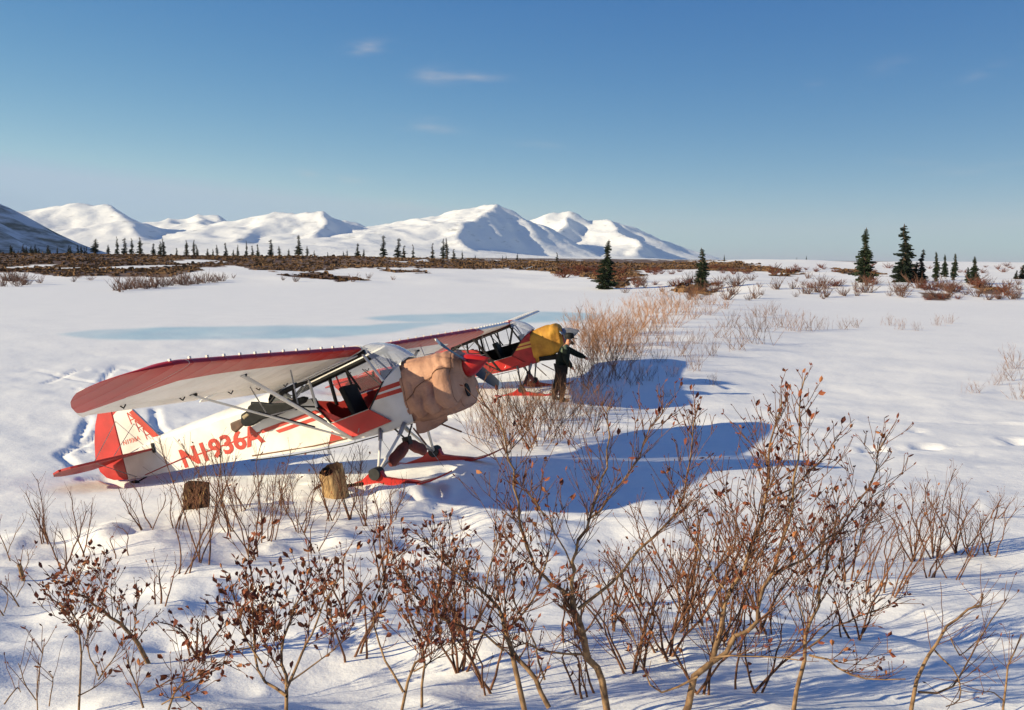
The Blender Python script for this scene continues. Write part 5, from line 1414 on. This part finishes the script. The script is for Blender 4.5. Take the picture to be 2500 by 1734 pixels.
# ------------------------------------------------------------------ stumps
M['wood'] = paint('weathered_tan_wood', (.40, .26, .125), .88, .2, 9, bump=.05, bscale=16, spec=.08, dirt=(.15, .085, .04), stretch=(2.2, 2.2, .35))
M['wood_dark'] = paint('dark_burnt_wood', (.05, .03, .02), .9, .4, 9, bump=.02, bscale=18, spec=.05, dirt=(.016, .010, .008), stretch=(2, 2, .5))
def log_stump():
    g = on_ground(822, 1212); root = empty("log_stump", g); r = random.Random(3)
    D = g.y; m = D / FPX; rad = 31 * m; h = 74 * m; tilt = Matrix.Rotation(R(-9), 3, 'Y') @ Matrix.Rotation(R(10), 3, 'X')
    mb = MB(); n = 22; rings = []
    jit = [r.uniform(.93, 1.07) for _ in range(n)]
    def pt(k, z, f): a = 2 * math.pi * k / n; return tilt @ Vector((math.cos(a) * rad * f * jit[k], math.sin(a) * rad * f * jit[k], z))
    topz = [h * (1 + .10 * math.cos(2 * math.pi * k / n - .3)) + r.uniform(-.02, .02) for k in range(n)]
    for t in np.linspace(0, 1, 8): rings.append([pt(k, -.15 + (topz[k] + .15) * t, 1.02 - .06 * t) for k in range(n)])
    mb.loft(rings, True, 0, False); mb.build("trunk", M['wood'], root, 50)
    mb = MB(); rings = [[pt(k, topz[k], .96) for k in range(n)], [pt(k, topz[k] - .015, .86) for k in range(n)], [pt(k, topz[k] - .10, .80) for k in range(n)], [pt(k, h * .72, .5) for k in range(n)]]
    mb.loft(rings, True, 0, False); mb.add(rings[-1], [tuple(range(n))]); mb.build("hollow_top", M['wood_dark'], root, 50)
    tag(root, "leaning tan log stump with dark hollow top beside the near ski", "stump")
    mb = MB(); a, b = on_ground(768, 1204), on_ground(885, 1192); c = on_ground(800, 1190)
    mb.tube([a + Vector((0, 0, .04)), c + Vector((0, 0, .09)), g + Vector((.0, .12, .10)), b + Vector((0, 0, .05))], [.018, .035, .03, .028], 8)
    o = mb.build("branch", M['wood_dark'], None, 60); tag(o, "dark branch lying on snow behind the leaning tan stump", "branch")
log_stump()
def square_stump():
    g = on_ground(481, 1240); root = empty("square_stump", g); m = g.y / FPX; w, h = 50 * m, 62 * m; r = random.Random(5)
    mb = MB(); rings = []
    prof = [(-1, -1), (-.3, -1.08), (.4, -.98), (1, -1), (1.05, 0), (1, 1), (0, 1.03), (-1, 1), (-1.04, .1)]
    for t in np.linspace(0, 1, 6): rings.append([Vector((x * w * .5 * (1 + .06 * t) + r.uniform(-.008, .008), y * w * .4 + r.uniform(-.008, .008), -.12 + (h + .12 + r.uniform(-.02, .02)) * t)) for x, y in prof])
    mb.loft(rings, True, 0); mb.build("block", M['wood_dark'], root, 40)
    for k in range(26):
        mb = MB(); x = r.uniform(-.5, .5) * w; y = -w * .42; z0 = r.uniform(0, h * .5); mb.tube([Vector((x, y, z0)), Vector((x + r.uniform(-.06, .06), y - .012, z0 + h * r.uniform(.3, .6)))], .006, 4); mb.build("bark_strip", M['twig'] if k % 3 else M['wood'], root)
    tag(root, "dark square bark covered stump below the tail lettering", "stump")
    mb = MB(); mb.tube([g + Vector((-w * .62, -.08, -.1)), g + Vector((-w * .52, -.06, h * 1.0))], .016, 8); o = mb.build("stake", M['white'], None, 60); tag(o, "thin white stake leaning beside the dark square stump", "stake")
square_stump()

# ------------------------------------------------------------------ person by the yellow nose cover
def person():
    x0, y0 = PERSON_AT; z0 = hz(x0, y0); S = 1.0
    def skin(name, verts, edges, parent, mat, sub=2, root_i=0):
        me = bpy.data.meshes.new(name); me.from_pydata([v[0] for v in verts], edges, []); o = obj(name, me, parent)
        o.modifiers.new("skin", 'SKIN'); sl = me.skin_vertices[0].data
        for i, v in enumerate(verts): sl[i].radius = (v[1], v[2] if len(v) > 2 else v[1]); sl[i].use_root = (i == root_i)
        s_ = o.modifiers.new("smooth", 'SUBSURF'); s_.levels = s_.render_levels = sub
        o.modifiers["skin"].use_smooth_shade = True
        me.materials.append(mat); return o
    # facing right (+x), leaning forward; one arm reaching right and down
    V = [((0, 0, .93), .13, .15), ((.02, 0, 1.12), .13, .17), ((.07, 0, 1.32), .12, .19), ((.11, 0, 1.43), .07, .10), ((.14, 0, 1.47), .055), ((.18, 0, 1.55), .085, .078), ((.195, 0, 1.635), .09, .082),
         ((.09, -.19, 1.37), .080), ((.10, -.25, 1.12), .058), ((.24, -.25, .93), .046), ((.30, -.24, .87), .03, .04),
         ((.12, .19, 1.38), .075), ((.36, .20, 1.24), .058), ((.60, .14, 1.15), .046), ((.69, .12, 1.09), .03, .04),
         ((.0, -.10, .86), .105), ((.04, -.11, .50), .075), ((.0, -.12, .12), .055), ((.12, -.13, .04), .05, .04),
         ((-.02, .10, .86), .105), ((-.10, .11, .50), .075), ((-.18, .12, .12), .055), ((-.06, .13, .04), .05, .04)]
    E_ = [(0, 1), (1, 2), (2, 3), (3, 4), (4, 5), (5, 6), (2, 7), (7, 8), (8, 9), (9, 10), (2, 11), (11, 12), (12, 13), (13, 14), (0, 15), (15, 16), (16, 17), (17, 18), (0, 19), (19, 20), (20, 21), (21, 22)]
    skinm = paint('weathered_skin', (.46, .20, .11), .55, .1, 8)
    root = skin("person", V, E_, None, skinm)
    dg = bpy.context.evaluated_depsgraph_get(); bm_ = bpy.data.meshes.new_from_object(root.evaluated_get(dg)); root.modifiers.clear(); root.data = bm_
    bm_.materials.clear()
    jacket_m = paint('dark_green_jacket', (.010, .014, .011), .8, .3, 6, spec=.1); trouser_m = paint('dark_trousers', (.016, .014, .014), .8, .3, 6, spec=.1)
    for m_ in (skinm, jacket_m, trouser_m): bm_.materials.append(m_)
    hands = [Vector((.30, -.24, .87)), Vector((.69, .12, 1.09))]
    for f_ in bm_.polygons:
        c_ = f_.center; f_.use_smooth = True
        f_.material_index = 0 if (c_.z > 1.44 or min((c_ - h_).length for h_ in hands) < .085) else (1 if c_.z > .86 else 2)
    root.location = (x0, y0, z0); tag(root, "person in dark jacket and cap leaning forward by the yellow nose cover", "person")
    grow = lambda ids, g, extra=(): [(V[i][0], V[i][1] + g, (V[i][2] if len(V[i]) > 2 else V[i][1]) + g) for i in ids] + list(extra)
    jid = [0, 1, 2, 3, 7, 8, 9, 11, 12, 13]; jm = {q: k for k, q in enumerate(jid)}
    jk = grow(jid, .026); jk[0] = ((0, 0, .84), .175, .20)
    skin("jacket", jk, [(jm[a], jm[b]) for a, b in E_ if a in jm and b in jm], root, jacket_m)
    tid = [0, 15, 16, 17, 19, 20, 21]; tm = {q: k for k, q in enumerate(tid)}
    tv = grow(tid, .026); tv[0] = ((0, 0, .95), .155, .175)
    skin("trousers", tv, [(tm[a], tm[b]) for a, b in E_ if a in tm and b in tm], root, trouser_m)
    for s, bx in ((-1, .0), (1, -.18)):
        b = [((bx, s * .125, .26), .072), ((bx, s * .125, .06), .065), ((bx + .12, s * .13, .045), .06, .05), ((bx + .20, s * .13, .035), .045, .035)]
        skin("boot", b, [(0, 1), (1, 2), (2, 3)], root, M['rubber'])
    # shoulder patch, cap, beard, ears, nose, fingers
    pat = MB(); pat.tube([(.02, -.20, 1.30), (.07, -.22, 1.40), (.12, -.15, 1.475)], [.07, .085, .05], 10, flat=((0, 1, 0), .7)); pat.build("shoulder_patch", paint('pale_green_cloth', (.085, .115, .075), .8, .15, 8), root, 180)
    cap = MB(); rings = [[Vector((.195 + c * .112 * f, math.sin(a) * .098 * f, z)) for a in np.linspace(0, 2 * math.pi, 16, False) for c in (math.cos(a),)] for z, f in ((1.645, 1.02), (1.69, 1.06), (1.745, 1.0), (1.785, .75), (1.795, .2))]
    cap.loft(rings, True, 0); cp = cap.build("cap", M['black_vinyl'], root, 60)
    br = MB(); br.prism([(.27, -.085, 1.665), (.38, -.07, 1.635), (.41, 0, 1.63), (.38, .07, 1.635), (.27, .085, 1.665)], (0, 0, .012)); br.build("brim", M['black_vinyl'], cp)
    bd = MB(); bd.tube([(.235, -.055, 1.55), (.275, 0, 1.515), (.235, .055, 1.55)], .042, 8); bd.build("beard", paint('dark_beard', (.03, .018, .012), .9, .3, 20), root, 180)
    ns = MB(); ns.tube([(.275, 0, 1.625), (.302, 0, 1.585), (.28, 0, 1.578)], [.012, .017, .012], 8); ns.build("nose", skinm, root, 180)
    for s in (-1, 1):
        er = MB(); er.tube([(.175, s * .080, 1.62), (.165, s * .092, 1.595), (.175, s * .084, 1.565)], .014, 6); er.build("ear", skinm, root, 180)
        ey = MB(); ey.tube([(.270, s * .032, 1.615), (.280, s * .032, 1.615)], .010, 8); ey.build("eye", M['black_vinyl'], root, 60)
    for (hx, hy, hz_, dx) in ((.30, -.24, .87, Vector((.6, 0, -.7))), (.69, .12, 1.09, Vector((.8, 0, -.6)))):
        for k, (off, L) in enumerate(((-.03, .060), (-.010, .075), (.012, .070), (.032, .055))):
            b = Vector((hx, hy + off, hz_)) + dx * .02; fg = MB(); fg.tube([b, b + dx * L * .55, b + dx * L * .85 + Vector((0, 0, -L * .4))], [.010, .009, .007], 6); fg.build("finger", skinm, root, 180)
        b = Vector((hx - .01, hy - .04 * (1 if hy < 0 else -1), hz_)); th = MB(); th.tube([b, b + Vector((.035, -.012 if hy < 0 else .012, .012)), b + Vector((.06, 0, -.005))], [.012, .010, .008], 6); th.build("thumb", skinm, root, 180)
    return root
person()
# ------------------------------------------------------------------ low tundra growth: far too many small tufts to count
def tundra_brush():
    r = random.Random(21); mb = MB(); n = 0
    xs = []; ys = []
    while len(xs) < 36000:
        y = r.uniform(105, 330); xs.append(r.uniform(-.56, .56) * y); ys.append(y)
    X, Y = np.array(xs), np.array(ys); H = height(X, Y); keep = tundra_mask(X, Y, H) > .5
    V, F = [], []
    for x, y, z in zip(X[keep], Y[keep], H[keep]):
        h = r.uniform(.06, .30) * (2.2 if r.random() < .06 else 1); w = r.uniform(.2, .7)
        for k in range(3):
            a = r.uniform(0, 3.14); dx, dy = math.cos(a) * w, math.sin(a) * w; o = len(V)
            V += [(x - dx, y - dy, z - .05), (x + dx, y + dy, z - .05), (x + dx * r.uniform(.2, .8), y + dy * .5, z + h * r.uniform(.5, 1)), (x - dx * r.uniform(.2, .8), y - dy * .5, z + h * r.uniform(.5, 1))]
            F.append((o, o + 1, o + 2, o + 3))
    mb.add(V, F)
    m = paint('tundra_heath', (.14, .085, .048), .9, .3, .05, spec=.05, dirt=(.075, .042, .026))
    o = mb.build("tundra_brush", m); tag(o, "brown heath tufts covering the bare tundra", kind='stuff')
tundra_brush()

# ------------------------------------------------------------------ thin cold haze that pales the far mountains
def haze():
    mb = MB(); mb.box((0, 0, 240), (24000, 24000, 500)); o = mb.build("haze", None)
    m = bpy.data.materials.new("haze_air"); m.use_nodes = True; nt = m.node_tree
    nt.nodes.remove(nt.nodes["Principled BSDF"]); v = nt.nodes.new("ShaderNodeVolumePrincipled")
    v.inputs['Color'].default_value = (.62, .82, 1.0, 1); v.inputs['Density'].default_value = 3.6e-5; v.inputs['Anisotropy'].default_value = 0.0
    nt.links.new(v.outputs[0], nt.nodes['Material Output'].inputs['Volume'])
    o.data.materials.clear(); o.data.materials.append(m); tag(o, "thin pale haze over the plain", kind='stuff')
haze()
